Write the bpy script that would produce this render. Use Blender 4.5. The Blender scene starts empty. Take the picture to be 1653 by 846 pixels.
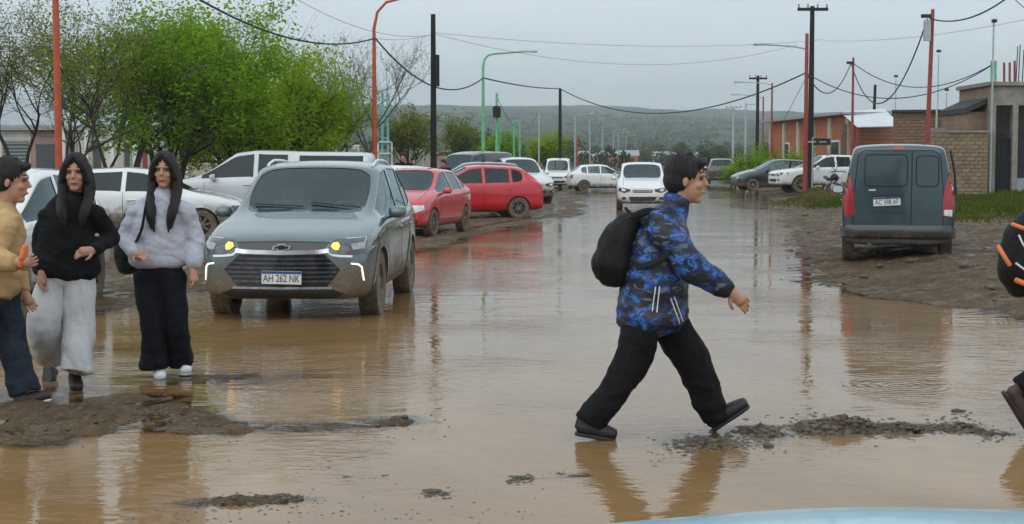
import bpy, bmesh, math, random, time
import numpy as np
from mathutils import Vector, Matrix
from mathutils.bvhtree import BVHTree
R = math.radians
T0 = time.time()
random.seed(7)
RNG = np.random.default_rng(7)
scene = bpy.context.scene
C = scene.collection

# ------------------------------------------------------------------ camera, sky, sun, exposure
F, CX, CY = 2400.0, 826.5, 423.0          # focal length and centre of the 1653 x 846 photograph, pixels
EYE = 1.6
PITCH = math.atan((CY - 260.0) / F)
cam_d = bpy.data.cameras.new('camera')
cam_d.sensor_width = 36.0
cam_d.lens = 36.0 * F / 1653.0
cam_d.clip_start, cam_d.clip_end = 0.05, 20000
cam = bpy.data.objects.new('camera', cam_d)
C.objects.link(cam)
cam.location = (0, 0, EYE)
cam.rotation_euler = (math.pi / 2 - PITCH, 0, 0)
scene.camera = cam

SUN_EL, SUN_AZ = R(48), R(205)
world = bpy.data.worlds.new('World')
scene.world = world
world.use_nodes = True
wn, wl = world.node_tree.nodes, world.node_tree.links
wn.clear()
w_out = wn.new('ShaderNodeOutputWorld')
w_bg = wn.new('ShaderNodeBackground')
w_sky = wn.new('ShaderNodeTexSky')
w_sky.sky_type = 'NISHITA'
w_sky.sun_disc = False
w_sky.sun_elevation, w_sky.sun_rotation = SUN_EL, SUN_AZ
w_sky.dust_density = 4.0
w_tc = wn.new('ShaderNodeTexCoord')
w_map = wn.new('ShaderNodeMapping')
w_map.inputs['Scale'].default_value = (1.0, 1.0, 3.5)
w_noise = wn.new('ShaderNodeTexNoise')
w_noise.inputs['Scale'].default_value = 1.7
w_noise.inputs['Detail'].default_value = 5
w_noise.inputs['Roughness'].default_value = 0.5
w_ramp = wn.new('ShaderNodeValToRGB')          # the cloud deck: even grey with soft lighter and darker banks
w_ramp.color_ramp.elements[0].position = 0.34
w_ramp.color_ramp.elements[0].color = (4.75, 5.55, 5.95, 1)
w_ramp.color_ramp.elements[1].position = 0.66
w_ramp.color_ramp.elements[1].color = (6.0, 6.75, 7.3, 1)
w_mix = wn.new('ShaderNodeMixRGB')
w_mix.inputs[0].default_value = 0.93
wl.new(w_tc.outputs['Generated'], w_map.inputs['Vector'])
wl.new(w_map.outputs[0], w_noise.inputs['Vector'])
wl.new(w_noise.outputs['Fac'], w_ramp.inputs[0])
wl.new(w_sky.outputs[0], w_mix.inputs[1])
wl.new(w_ramp.outputs[0], w_mix.inputs[2])
wl.new(w_mix.outputs[0], w_bg.inputs['Color'])
w_bg.inputs['Strength'].default_value = 0.15
wl.new(w_bg.outputs[0], w_out.inputs['Surface'])

sun_d = bpy.data.lights.new('sun', 'SUN')
sun_d.energy, sun_d.angle, sun_d.color = 0.95, R(80), (1.0, 0.97, 0.93)
sun = bpy.data.objects.new('sun', sun_d)
C.objects.link(sun)
sun.rotation_euler = (math.pi / 2 - SUN_EL, 0, math.pi - SUN_AZ)
sun.location = (0, -20, 40)

scene.view_settings.view_transform = 'Standard'
scene.view_settings.look = 'None'
scene.view_settings.exposure = 0.0
scene.view_settings.gamma = 1.0
scene.view_settings.use_curve_mapping = False
scene.cycles.use_denoising = True
scene.cycles.max_bounces = 8
scene.cycles.transparent_max_bounces = 16
scene.cycles.caustics_reflective = False
scene.cycles.caustics_refractive = False

# ------------------------------------------------------------------ pixels to places
def ray(px, py):
    u, v = (px - CX) / F, (CY - py) / F
    c, s = math.cos(PITCH), math.sin(PITCH)
    return Vector((u, c + v * s, -s + v * c))
def W(px, py, Y):
    """point on the sight line of a pixel at distance Y in front of the camera"""
    d = ray(px, py)
    return Vector((0, 0, EYE)) + d * (Y / d.y)
def G(px, py, z=0.0):
    """point where the sight line meets the level z"""
    d = ray(px, py)
    return Vector((0, 0, EYE)) + d * ((z - EYE) / d.z)

# ------------------------------------------------------------------ noise in numpy
def _h2(ix, iy, seed):
    n = (ix * 374761393 + iy * 668265263 + seed * 982451653) & 0xffffffff
    n = ((n ^ (n >> 13)) * 1274126177) & 0xffffffff
    return ((n ^ (n >> 16)) & 0xffff) / 65535.0
def vnoise(x, y, seed=0):
    x = np.asarray(x, float); y = np.asarray(y, float)
    ix = np.floor(x).astype(np.int64); iy = np.floor(y).astype(np.int64)
    fx, fy = x - ix, y - iy
    ux, uy = fx * fx * (3 - 2 * fx), fy * fy * (3 - 2 * fy)
    a, b = _h2(ix, iy, seed), _h2(ix + 1, iy, seed)
    c, d = _h2(ix, iy + 1, seed), _h2(ix + 1, iy + 1, seed)
    return (a * (1 - ux) + b * ux) * (1 - uy) + (c * (1 - ux) + d * ux) * uy
def fbm(x, y, oct=4, seed=0, gain=0.5):
    s, a, t = 0, 1.0, 0
    for o in range(oct):
        s = s + a * vnoise(x * 2 ** o + 17.3 * o, y * 2 ** o - 9.1 * o, seed + o)
        t += a; a *= gain
    return s / t * 2 - 1          # -1 .. 1
def sstep(a, b, x):
    t = np.clip((x - a) / (b - a), 0, 1)
    return t * t * (3 - 2 * t)

# ------------------------------------------------------------------ objects
def tag(o, label=None, cat=None, group=None, kind=None):
    if label: o['label'] = label
    if cat: o['category'] = cat
    if group: o['group'] = group
    if kind: o['kind'] = kind
    return o
def thing(name, label, cat, loc=(0, 0, 0), rotz=0.0, group=None):
    o = bpy.data.objects.new(name, None)
    C.objects.link(o)
    o.empty_display_size = 0.2
    o.location = loc
    o.rotation_euler = (0, 0, rotz)
    return tag(o, label, cat, group)
def link_mesh(name, me, mats, parent=None):
    if not isinstance(mats, (list, tuple)): mats = [mats]
    if not me.materials:
        for m in mats: me.materials.append(m)
    o = bpy.data.objects.new(name, me)
    C.objects.link(o)
    if parent is not None: o.parent = parent
    return o
def pydata(name, verts, faces, mats, parent=None, smooth=False, sharp=None):
    me = bpy.data.meshes.new(name)
    me.from_pydata([tuple(v) for v in verts], [], faces)
    if smooth: me.shade_smooth()
    if smooth and sharp: me.set_sharp_from_angle(angle=R(sharp))
    me.update()
    return link_mesh(name, me, mats, parent)
def quads_mesh(name, V, Q, mats, parent=None, smooth=False):
    """fast mesh from numpy arrays: V (n,3), Q (m,4) or (m,3)"""
    me = bpy.data.meshes.new(name)
    k = Q.shape[1]
    me.vertices.add(len(V)); me.vertices.foreach_set('co', V.astype(np.float32).ravel())
    me.loops.add(Q.size); me.loops.foreach_set('vertex_index', Q.astype(np.int32).ravel())
    me.polygons.add(len(Q)); me.polygons.foreach_set('loop_start', np.arange(0, Q.size, k, dtype=np.int32))
    me.update(calc_edges=True)
    if smooth: me.shade_smooth()
    return link_mesh(name, me, mats, parent)
def children(o):
    return [c for c in bpy.data.objects if c.parent == o]
def copy_tree(o, kids=None, parent=None):
    c = o.copy(); C.objects.link(c)
    c.parent = parent
    for ch in list(o.children): copy_tree(ch, None, c)
    return c

class MB:
    """collects shapes and links them as one mesh"""
    def __init__(s): s.v, s.f, s.m = [], [], []
    def add(s, verts, faces, mi=0):
        n = len(s.v)
        s.v += [tuple(v) for v in verts]
        s.f += [tuple(i + n for i in f) for f in faces]
        s.m += [mi] * len(faces)
        return s
    def box(s, c, size, rz=0.0, mi=0, mat=None, taper=1.0):
        sx, sy, sz = [q / 2 for q in size]
        vs = [Vector((x * sx * (taper if z > 0 else 1), y * sy * (taper if z > 0 else 1), z * sz)) for z in (-1, 1) for x, y in ((-1, -1), (1, -1), (1, 1), (-1, 1))]
        M = mat if mat is not None else Matrix.Rotation(rz, 3, 'Z')
        vs = [M @ v + Vector(c) for v in vs]
        return s.add(vs, [(3, 2, 1, 0), (4, 5, 6, 7), (0, 1, 5, 4), (1, 2, 6, 5), (2, 3, 7, 6), (3, 0, 4, 7)], mi)
    def tube(s, pts, rad, n=8, mi=0, cap=True, flat=1.0, up=None):
        pts = [Vector(p) for p in pts]
        if not isinstance(rad, (list, tuple)): rad = [rad] * len(pts)
        N = len(pts)
        t0 = (pts[1] - pts[0]).normalized()
        up = Vector(up) if up is not None else (Vector((0, 0, 1)) if abs(t0.z) < 0.9 else Vector((1, 0, 0)))
        vs = []
        a = None
        for i, p in enumerate(pts):
            t = (pts[min(i + 1, N - 1)] - pts[max(i - 1, 0)]).normalized()
            if a is None: a = (up - t * up.dot(t)).normalized()
            else: a = (a - t * a.dot(t)).normalized()
            b = t.cross(a)
            for k in range(n):
                q = 2 * math.pi * k / n
                vs.append(p + (b * math.cos(q) * flat + a * math.sin(q)) * rad[i])
        fs = [(i * n + k, i * n + (k + 1) % n, (i + 1) * n + (k + 1) % n, (i + 1) * n + k) for i in range(N - 1) for k in range(n)]
        if cap:
            fs.append(tuple(range(n))[::-1]); fs.append(tuple((N - 1) * n + k for k in range(n)))
        return s.add(vs, fs, mi)
    def lathe(s, prof, n=24, axis='Z', c=(0, 0, 0), mi=0, close=False):
        vs, c = [], Vector(c)
        for r, h in prof:
            for k in range(n):
                q = 2 * math.pi * k / n
                x, y = r * math.cos(q), r * math.sin(q)
                vs.append(c + (Vector((x, y, h)) if axis == 'Z' else Vector((x, h, y)) if axis == 'Y' else Vector((h, x, y))))
        m = len(prof)
        rng = range(m) if close else range(m - 1)
        fs = [(i * n + k, i * n + (k + 1) % n, ((i + 1) % m) * n + (k + 1) % n, ((i + 1) % m) * n + k) for i in rng for k in range(n)]
        if axis == 'Y': fs = [f[::-1] for f in fs]
        return s.add(vs, fs, mi)
    def prism(s, poly, a, b, axis='Y', mi=0):
        """polygon (two coordinates) extruded along an axis from a to b"""
        def P(u, v, h): return (u, h, v) if axis == 'Y' else (h, u, v) if axis == 'X' else (u, v, h)
        n = len(poly)
        vs = [P(u, v, a) for u, v in poly] + [P(u, v, b) for u, v in poly]
        fs = [tuple(range(n)), tuple(range(2 * n - 1, n - 1, -1))] + [(k, k + n, (k + 1) % n + n, (k + 1) % n) for k in range(n)]
        return s.add(vs, fs, mi)
    def build(s, name, mats, parent=None, smooth=False, sharp=35, fix=False):
        me = bpy.data.meshes.new(name)
        me.from_pydata(s.v, [], s.f)
        me.polygons.foreach_set('material_index', s.m)
        if fix:
            bm = bmesh.new(); bm.from_mesh(me); bmesh.ops.recalc_face_normals(bm, faces=bm.faces); bm.to_mesh(me); bm.free()
        if smooth:
            me.shade_smooth(); me.set_sharp_from_angle(angle=R(sharp))
        me.update()
        return link_mesh(name, me, mats, parent)

def evaluated(o):
    """the mesh of an object with its modifiers applied; the object itself is removed"""
    dg = bpy.context.evaluated_depsgraph_get()
    dg.update()
    me = bpy.data.meshes.new_from_object(o.evaluated_get(dg))
    bpy.data.objects.remove(o)
    return me

# ------------------------------------------------------------------ materials
def new_mat(name):
    m = bpy.data.materials.new(name)
    m.use_nodes = True
    n = m.node_tree.nodes
    return m, n, m.node_tree.links, n['Principled BSDF']
def noise_node(n, l, scale, detail=4, rough=0.6, coord='Object', stretch=None, dist=0.0):
    tc = n.new('ShaderNodeTexCoord')
    t = n.new('ShaderNodeTexNoise')
    t.inputs['Scale'].default_value = scale
    t.inputs['Detail'].default_value = detail
    t.inputs['Roughness'].default_value = rough
    t.inputs['Distortion'].default_value = dist
    if stretch:
        mp = n.new('ShaderNodeMapping'); mp.inputs['Scale'].default_value = stretch
        l.new(tc.outputs[coord], mp.inputs[0]); l.new(mp.outputs[0], t.inputs['Vector'])
    else:
        l.new(tc.outputs[coord], t.inputs['Vector'])
    return t
def ramp(n, l, src, stops):
    r = n.new('ShaderNodeValToRGB')
    e = r.color_ramp.elements
    while len(e) < len(stops): e.new(0.5)
    for k, (p, c) in enumerate(stops):
        e[k].position = p
        e[k].color = (*c, 1) if len(c) == 3 else c
    l.new(src, r.inputs[0])
    return r
def mat(name, col, rough=0.6, metal=0.0, var=0.15, scale=8.0, bump=0.0, bscale=40.0, spec=0.5, coat=0.0, stretch=None, coord='Object'):
    """plain surface: base colour broken up by noise, optional fine relief"""
    m, n, l, b = new_mat(name)
    t = noise_node(n, l, scale, 5, 0.65, coord, stretch)
    lo = tuple(c * (1 - var) for c in col); hi = tuple(min(1, c * (1 + var)) for c in col)
    r = ramp(n, l, t.outputs['Fac'], [(0.3, lo), (0.7, hi)])
    l.new(r.outputs[0], b.inputs['Base Color'])
    b.inputs['Roughness'].default_value = rough
    b.inputs['Metallic'].default_value = metal
    b.inputs['Specular IOR Level'].default_value = spec
    b.inputs['Coat Weight'].default_value = coat
    b.inputs['Coat Roughness'].default_value = 0.08
    if bump:
        t2 = noise_node(n, l, bscale, 4, 0.6, coord, stretch)
        bp = n.new('ShaderNodeBump')
        bp.inputs['Strength'].default_value = bump
        bp.inputs['Distance'].default_value = 0.01
        l.new(t2.outputs['Fac'], bp.inputs['Height'])
        l.new(bp.outputs[0], b.inputs['Normal'])
    return m
# ------------------------------------------------------------------ the ground, the flood water, the far hills
_ry = np.array([-20, 4, 9, 13, 15.4, 16.8, 18.2, 20, 22.5, 25, 29.5, 37, 45, 64, 100, 160, 300])
_rx = np.array([6.0, 5.9, 5.8, 5.4, 4.9, 4.6, 4.2, 3.95, 4.3, 4.8, 5.6, 6.8, 8.0, 11.0, 15.5, 23, 42])
_ly = np.array([-20, 6, 12, 16, 20, 25.6, 33, 42, 51, 65, 85, 110, 160, 300])
_lx = np.array([-6, -6.5, -6.2, -4.6, -3.2, -1.9, -0.3, 1.4, 2.4, 3.2, 5.5, 9.5, 17, 36])
ISLES = []          # x, y, half length x, half length y, height: low mud banks that break the surface
def isle(px, py, rx, ry, h):
    p = G(px, py); ISLES.append((p.x, p.y, rx, ry, h))
for a in ((1130, 712, .30, .22, .075), (1215, 700, .34, .24, .085), (1290, 690, .35, .2, .08), (1370, 690, .34, .16, .072), (1450, 694, .34, .15, .066),
          (1535, 688, .32, .18, .08), (1620, 702, .36, .16, .062), (1180, 722, .3, .14, .06),
          (700, 797, .14, .09, .062), (840, 774, .16, .08, .064), (460, 806, .34, .12, .060), (350, 812, .3, .12, .060), (560, 828, .4, .1, .056), (930, 768, .12, .08, .056),
          (640, 680, .34, .26, .058), (520, 690, .5, .2, .053), (330, 690, .3, .25, .06),
          (100, 672, .7, .5, .046), (240, 664, .7, .45, .050), (20, 720, .5, .5, .050), (330, 612, .5, .4, .052), (170, 690, .6, .4, .046), (90, 645, .6, .5, .044)):
    isle(*a)
def height(x, y):
    x = np.asarray(x, float); y = np.asarray(y, float)
    xr = np.interp(y, _ry, _rx) + 0.35 * fbm(x * 0.9, y * 0.9, 3, 11)
    xl = np.interp(y, _ly, _lx) + 0.8 * fbm(x * 0.35 + 4, y * 0.35, 3, 23)
    dr, dl = x - xr, xl - x
    near = np.exp(-np.maximum(y - 12, 0) / 60.0)
    base = -0.050 + 0.022 * fbm(x * 0.6, y * 0.6, 4, 31)
    base = base + 0.008 * sstep(0.2, -1.4, x) * sstep(7.2, 8.6, y) * sstep(26, 18, y)
    rise_r = 0.055 * sstep(-0.7, 0.25, dr) + 0.16 * sstep(0.0, 2.6, dr) + 0.17 * sstep(1.5, 9, dr)
    rise_l = 0.052 * sstep(-1.0, 0.6, dl) + 0.05 * sstep(2.0, 9.0, dl) + 0.16 * sstep(7, 16, dl)
    h = base + rise_r + rise_l
    brk = 0.60 + 0.50 * fbm(x * 2.3, y * 2.3, 3, 63)
    for ix, iy, ax, ay, ih in ISLES:
        h = h + ih * brk * np.exp(-((x - ix) / ax) ** 2 - ((y - iy) / ay) ** 2)
    dry = sstep(-0.05, 0.02, h)
    clod = fbm(x * 3.1, y * 3.1, 4, 41)
    fine = fbm(x * 11.0, y * 11.0, 3, 57)
    h = h + near * (0.030 * clod + 0.022 * fine * (0.35 + dry)) * (0.45 + 0.75 * dry)
    lump = np.maximum(0, fbm(x * 6.0 + 3, y * 6.0, 3, 71) - 0.18)
    h = h + near * 0.07 * lump * sstep(-0.01, 0.04, h)
    # wheel ruts running with the road on the left, and along the right edge
    q = (x - np.interp(y, _ly, _lx))
    rut = np.exp(-((np.mod(q + 0.25 * np.sin(y * 0.23), 1.55) - 0.6) / 0.17) ** 2) * sstep(-5, -3, q) * (1 - sstep(0.2, 1.2, q)) * sstep(16, 21, y)
    h = h - 0.055 * rut * near + 0.018 * sstep(-4, -2, q) * (1 - sstep(0.3, 1.5, q)) * sstep(16, 21, y) * near
    # the spoil heap by the parked pickup and the grass bank before the brick wall
    h = h + 0.5 * np.exp(-((x - 10.9) / 0.9) ** 2 - ((y - 53) / 2.2) ** 2) * (0.85 + 0.3 * clod)
    return h
def hz(x, y): return float(height(np.array([x]), np.array([y]))[0])

def far_height(x, y):
    """broad rise of the land towards the hills; zero near the camera"""
    return 3.0 * sstep(250, 800, np.hypot(x, y - 30)) * (fbm(x * 0.004, y * 0.004, 3, 5) - 0.3)

m_mud, n, l, b = new_mat('wet_mud')
t1 = noise_node(n, l, 1.3, 8, 0.65)
t2 = noise_node(n, l, 14.0, 6, 0.7)
r1 = ramp(n, l, t1.outputs['Fac'], [(0.28, (0.068, 0.045, 0.024)), (0.5, (0.122, 0.083, 0.047)), (0.74, (0.19, 0.142, 0.092))])
r2 = ramp(n, l, t2.outputs['Fac'], [(0.3, (0.32, 0.30, 0.28)), (0.55, (0.9, 0.88, 0.85)), (0.75, (1.4, 1.38, 1.34))])
mx = n.new('ShaderNodeMixRGB'); mx.blend_type = 'MULTIPLY'; mx.inputs[0].default_value = 0.8
l.new(r1.outputs[0], mx.inputs[1]); l.new(r2.outputs[0], mx.inputs[2]); l.new(mx.outputs[0], b.inputs['Base Color'])
rr = ramp(n, l, noise_node(n, l, 3.1, 6, 0.7).outputs['Fac'], [(0.33, (0.25,) * 3), (0.55, (0.85,) * 3)])
l.new(rr.outputs[0], b.inputs['Roughness'])
b.inputs['Specular IOR Level'].default_value = 0.18
bp = n.new('ShaderNodeBump'); bp.inputs['Strength'].default_value = 0.9; bp.inputs['Distance'].default_value = 0.02
l.new(noise_node(n, l, 36.0, 6, 0.7).outputs['Fac'], bp.inputs['Height']); l.new(bp.outputs[0], b.inputs['Normal'])

# one sheet: fine by the camera, coarse at the horizon
rows = np.concatenate([np.linspace(-14, 4, 46)[:-1], np.geomspace(4, 17, 380)[:-1], np.geomspace(17, 60, 300)[:-1], np.geomspace(60, 260, 120)[:-1], np.geomspace(260, 6000, 60)])
u = np.linspace(-1, 1, 461)
u = np.sign(u) * (0.42 * np.abs(u) + 0.58 * np.abs(u) ** 3)
half = 8 + 0.66 * np.maximum(rows + 2, 0) + 0.3 * np.maximum(rows - 40, 0)
GX = u[None, :] * half[:, None]
GY = np.repeat(rows[:, None], len(u), 1)
GZ = height(GX, GY) * (1 - sstep(150, 300, GY)) + far_height(GX, GY) + 0.1 * sstep(150, 300, GY)
nr, nc = GX.shape
idx = np.arange(nr * nc).reshape(nr, nc)
Q = np.stack([idx[:-1, :-1], idx[:-1, 1:], idx[1:, 1:], idx[1:, :-1]], -1).reshape(-1, 4)
ground = quads_mesh('ground', np.stack([GX, GY, GZ], -1).reshape(-1, 3), Q, m_mud, None, True)
tag(ground, kind='structure')

# muddy water standing over the road: silt hides the bottom where it is deep, the mud shows through at the edges
m_water = bpy.data.materials.new('muddy_water'); m_water.use_nodes = True
n, l = m_water.node_tree.nodes, m_water.node_tree.links
n.clear()
w_o = n.new('ShaderNodeOutputMaterial')
silt = n.new('ShaderNodeBsdfDiffuse'); clear = n.new('ShaderNodeBsdfTransparent'); gloss = n.new('ShaderNodeBsdfGlossy')
fres = n.new('ShaderNodeFresnel'); fres.inputs['IOR'].default_value = 1.42
gloss.inputs['Roughness'].default_value = 0.035
clear.inputs['Color'].default_value = (0.78, 0.70, 0.58, 1)
tw = noise_node(n, l, 0.55, 7, 0.65, 'Object', (1.0, 0.75, 1), 0.8)
rw = ramp(n, l, tw.outputs['Fac'], [(0.28, (0.215, 0.122, 0.048)), (0.5, (0.29, 0.172, 0.074)), (0.72, (0.37, 0.234, 0.112))])
l.new(rw.outputs[0], silt.inputs['Color'])
att = n.new('ShaderNodeAttribute'); att.attribute_name = 'depth'
te = noise_node(n, l, 7.0, 5, 0.7)
ae = n.new('ShaderNodeMath'); ae.operation = 'MULTIPLY_ADD'; ae.inputs[1].default_value = 0.02; l.new(te.outputs['Fac'], ae.inputs[0]); l.new(att.outputs['Fac'], ae.inputs[2])
mr = n.new('ShaderNodeMapRange'); mr.interpolation_type = 'SMOOTHSTEP'
mr.inputs['From Min'].default_value = 0.008; mr.inputs['From Max'].default_value = 0.042; mr.inputs['To Max'].default_value = 1.0
l.new(ae.outputs[0], mr.inputs['Value'])
mixd = n.new('ShaderNodeMixShader'); l.new(mr.outputs[0], mixd.inputs[0]); l.new(clear.outputs[0], mixd.inputs[1]); l.new(silt.outputs[0], mixd.inputs[2])
mixf = n.new('ShaderNodeMixShader'); l.new(fres.outputs[0], mixf.inputs[0]); l.new(mixd.outputs[0], mixf.inputs[1]); l.new(gloss.outputs[0], mixf.inputs[2])
l.new(mixf.outputs[0], w_o.inputs['Surface'])
tc = n.new('ShaderNodeTexCoord')
def bump_chain(src, strength, dist, prev=None):
    k = n.new('ShaderNodeBump'); k.inputs['Strength'].default_value = strength; k.inputs['Distance'].default_value = dist
    l.new(src, k.inputs['Height'])
    if prev: l.new(prev.outputs[0], k.inputs['Normal'])
    return k
ta = noise_node(n, l, 2.2, 3, 0.5, 'Object', (1.0, 1.9, 1.0), 0.6)       # slow swell from the traffic
tb = noise_node(n, l, 9.0, 3, 0.55, 'Object', (0.7, 1.5, 1.0), 0.8)      # small wind ripples, in patches
tm = noise_node(n, l, 0.33, 4, 0.6)
rm = ramp(n, l, tm.outputs['Fac'], [(0.42, (0.04,) * 3), (0.62, (1.0,) * 3)])
mul = n.new('ShaderNodeMath'); mul.operation = 'MULTIPLY'
l.new(tb.outputs['Fac'], mul.inputs[0]); l.new(rm.outputs[0], mul.inputs[1])
k1 = bump_chain(ta.outputs['Fac'], 1.0, 0.0045)
prev = bump_chain(mul.outputs[0], 1.0, 0.0065, k1)
for (px, py, wl_, amp, rad) in ((1455, 622, 0.085, 0.0006, 0.85), (610, 640, 0.11, 0.0003, 0.9)):      # rings where a foot or a drop struck
    p = G(px, py)
    vd = n.new('ShaderNodeVectorMath'); vd.operation = 'DISTANCE'
    l.new(tc.outputs['Object'], vd.inputs[0]); vd.inputs[1].default_value = (p.x, p.y, 0)
    m1 = n.new('ShaderNodeMath'); m1.operation = 'MULTIPLY'; m1.inputs[1].default_value = 2 * math.pi / wl_
    l.new(vd.outputs['Value'], m1.inputs[0])
    m2 = n.new('ShaderNodeMath'); m2.operation = 'SINE'; l.new(m1.outputs[0], m2.inputs[0])
    m4 = n.new('ShaderNodeMapRange'); m4.inputs['From Min'].default_value = 0.0; m4.inputs['From Max'].default_value = rad
    m4.inputs['To Min'].default_value = 1.0; m4.inputs['To Max'].default_value = 0.0
    l.new(vd.outputs['Value'], m4.inputs['Value'])
    m3 = n.new('ShaderNodeMath'); m3.operation = 'MULTIPLY'; l.new(m2.outputs[0], m3.inputs[0]); l.new(m4.outputs[0], m3.inputs[1])
    prev = bump_chain(m3.outputs[0], 1.0, amp, prev)
l.new(prev.outputs[0], gloss.inputs['Normal']); l.new(prev.outputs[0], fres.inputs['Normal'])
jr = np.nonzero((rows > -14.5) & (rows < 170))[0][::2]
WX, WY = GX[jr][:, ::2], GY[jr][:, ::2]
keep = np.abs(u[::2]) < 1.1
idx = np.arange(WX.size).reshape(WX.shape)
Q = np.stack([idx[:-1, :-1], idx[:-1, 1:], idx[1:, 1:], idx[1:, :-1]], -1).reshape(-1, 4)
water = quads_mesh('flood_water', np.stack([WX, WY, np.zeros_like(WX)], -1).reshape(-1, 3), Q, m_water)
da = water.data.attributes.new('depth', 'FLOAT', 'POINT')
da.data.foreach_set('value', (-height(WX, WY)).astype(np.float32).ravel())
tag(water, kind='structure')

# far hills: a long level ridge with a lower shoulder in front
m_hill, n, l, b = new_mat('scrub_hillside')
th = noise_node(n, l, 0.012, 9, 0.7, 'Object', (1, 0.35, 1))
rh = ramp(n, l, th.outputs['Fac'], [(0.3, (0.028, 0.04, 0.022)), (0.55, (0.055, 0.07, 0.036)), (0.75, (0.11, 0.11, 0.07))])
l.new(rh.outputs[0], b.inputs['Base Color']); b.inputs['Roughness'].default_value = 0.95; b.inputs['Specular IOR Level'].default_value = 0.1
hy = np.linspace(520, 3400, 90)
hu = np.linspace(-1, 1, 260)
HX = hu[None, :] * (hy * 0.95)[:, None]
HY = np.repeat(hy[:, None], len(hu), 1)
ang = np.interp(HX / HY, [-0.95, -0.35, -0.06, 0.06, 0.12, 0.25, 0.4, 0.95], [0.030, 0.036, 0.0375, 0.0365, 0.0335, 0.034, 0.0345, 0.03])
prof = np.interp(HY, [520, 900, 1500, 2300, 2800, 3400], [0.0, 0.10, 0.38, 0.80, 1.0, 0.94])
HZ = 0.2 + ang * 2800 * prof + 9 * fbm(HX * 0.006, HY * 0.003, 5, 91) * sstep(560, 1500, HY) + 3.0 * fbm(HX * 0.03, HY * 0.02, 4, 95) * sstep(600, 1500, HY) - 0.5 * (1 - sstep(520, 560, HY))
idx = np.arange(HX.size).reshape(HX.shape)
Q = np.stack([idx[:-1, :-1], idx[:-1, 1:], idx[1:, 1:], idx[1:, :-1]], -1).reshape(-1, 4)
hills = quads_mesh('hills', np.stack([HX, HY, HZ], -1).reshape(-1, 3), Q, m_hill, None, True)
tag(hills, kind='structure')
# ------------------------------------------------------------------ vehicles: materials
def paint_mat(name, col, mud=0.45, mud_top=0.75, metal=0.0, rough=0.28):
    """car paint with dried mud thrown up from the wheels: the mud is a coat of its own, thickest at the sills"""
    m, n, l, b = new_mat(name)
    tc = n.new('ShaderNodeTexCoord')
    sp = n.new('ShaderNodeSeparateXYZ'); l.new(tc.outputs['Object'], sp.inputs[0])
    mr = n.new('ShaderNodeMapRange')
    mr.inputs['From Min'].default_value = 0.12; mr.inputs['From Max'].default_value = mud_top
    mr.inputs['To Min'].default_value = mud; mr.inputs['To Max'].default_value = -0.42
    l.new(sp.outputs['Z'], mr.inputs['Value'])
    t = noise_node(n, l, 5.0, 8, 0.75)
    ad = n.new('ShaderNodeMath'); ad.operation = 'ADD'
    l.new(mr.outputs[0], ad.inputs[0]); l.new(t.outputs['Fac'], ad.inputs[1])
    f = ramp(n, l, ad.outputs[0], [(0.45, (0, 0, 0)), (0.8, (1, 1, 1))])
    mud_c = ramp(n, l, noise_node(n, l, 22, 4, 0.7).outputs['Fac'], [(0.3, (0.115, 0.085, 0.055)), (0.7, (0.2, 0.155, 0.105))])
    pt = ramp(n, l, noise_node(n, l, 1.6, 3, 0.5).outputs['Fac'], [(0.3, tuple(c * 0.93 for c in col)), (0.7, tuple(min(1, c * 1.05) for c in col))])
    mx = n.new('ShaderNodeMixRGB'); l.new(f.outputs[0], mx.inputs[0]); l.new(pt.outputs[0], mx.inputs[1]); l.new(mud_c.outputs[0], mx.inputs[2])
    l.new(mx.outputs[0], b.inputs['Base Color'])
    ro = n.new('ShaderNodeMapRange'); ro.inputs['To Min'].default_value = rough; ro.inputs['To Max'].default_value = 0.85
    l.new(f.outputs[0], ro.inputs['Value']); l.new(ro.outputs[0], b.inputs['Roughness'])
    inv = n.new('ShaderNodeMath'); inv.operation = 'SUBTRACT'; inv.inputs[0].default_value = 1.0; l.new(f.outputs[0], inv.inputs[1])
    l.new(inv.outputs[0], b.inputs['Coat Weight']); b.inputs['Coat Roughness'].default_value = 0.06
    if metal:
        mm = n.new('ShaderNodeMath'); mm.operation = 'MULTIPLY'; mm.inputs[1].default_value = metal
        l.new(inv.outputs[0], mm.inputs[0]); l.new(mm.outputs[0], b.inputs['Metallic'])
    return m
def glass_mat(name, tint, refl=1.52):
    """car glass: tinted clear pane with a real reflection by angle"""
    m = bpy.data.materials.new(name); m.use_nodes = True
    n, l = m.node_tree.nodes, m.node_tree.links
    n.clear()
    o = n.new('ShaderNodeOutputMaterial'); mx = n.new('ShaderNodeMixShader')
    tr = n.new('ShaderNodeBsdfTransparent'); gl = n.new('ShaderNodeBsdfGlossy'); fr = n.new('ShaderNodeFresnel')
    gl.inputs['Color'].default_value = (.80, .97, 1.0, 1); tr.inputs['Color'].default_value = (*tint, 1); gl.inputs['Roughness'].default_value = 0.03
    fr.inputs['IOR'].default_value = refl
    l.new(fr.outputs[0], mx.inputs[0]); l.new(tr.outputs[0], mx.inputs[1]); l.new(gl.outputs[0], mx.inputs[2])
    l.new(mx.outputs[0], o.inputs['Surface'])
    return m
def lamp_mat(name, col, power):
    m, n, l, b = new_mat(name)
    b.inputs['Base Color'].default_value = (*col, 1)
    b.inputs['Emission Color'].default_value = (*col, 1); b.inputs['Emission Strength'].default_value = power
    b.inputs['Roughness'].default_value = 0.15
    return m
M = {}
M['glass'] = glass_mat('car_glass_clear', (0.66, 0.73, 0.72), 1.8)
M['glass_dark'] = glass_mat('car_glass_dark', (0.07, 0.08, 0.085), 1.5)
M['black'] = mat('black_plastic', (0.022, 0.022, 0.023), 0.55, var=0.3, scale=20)
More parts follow.
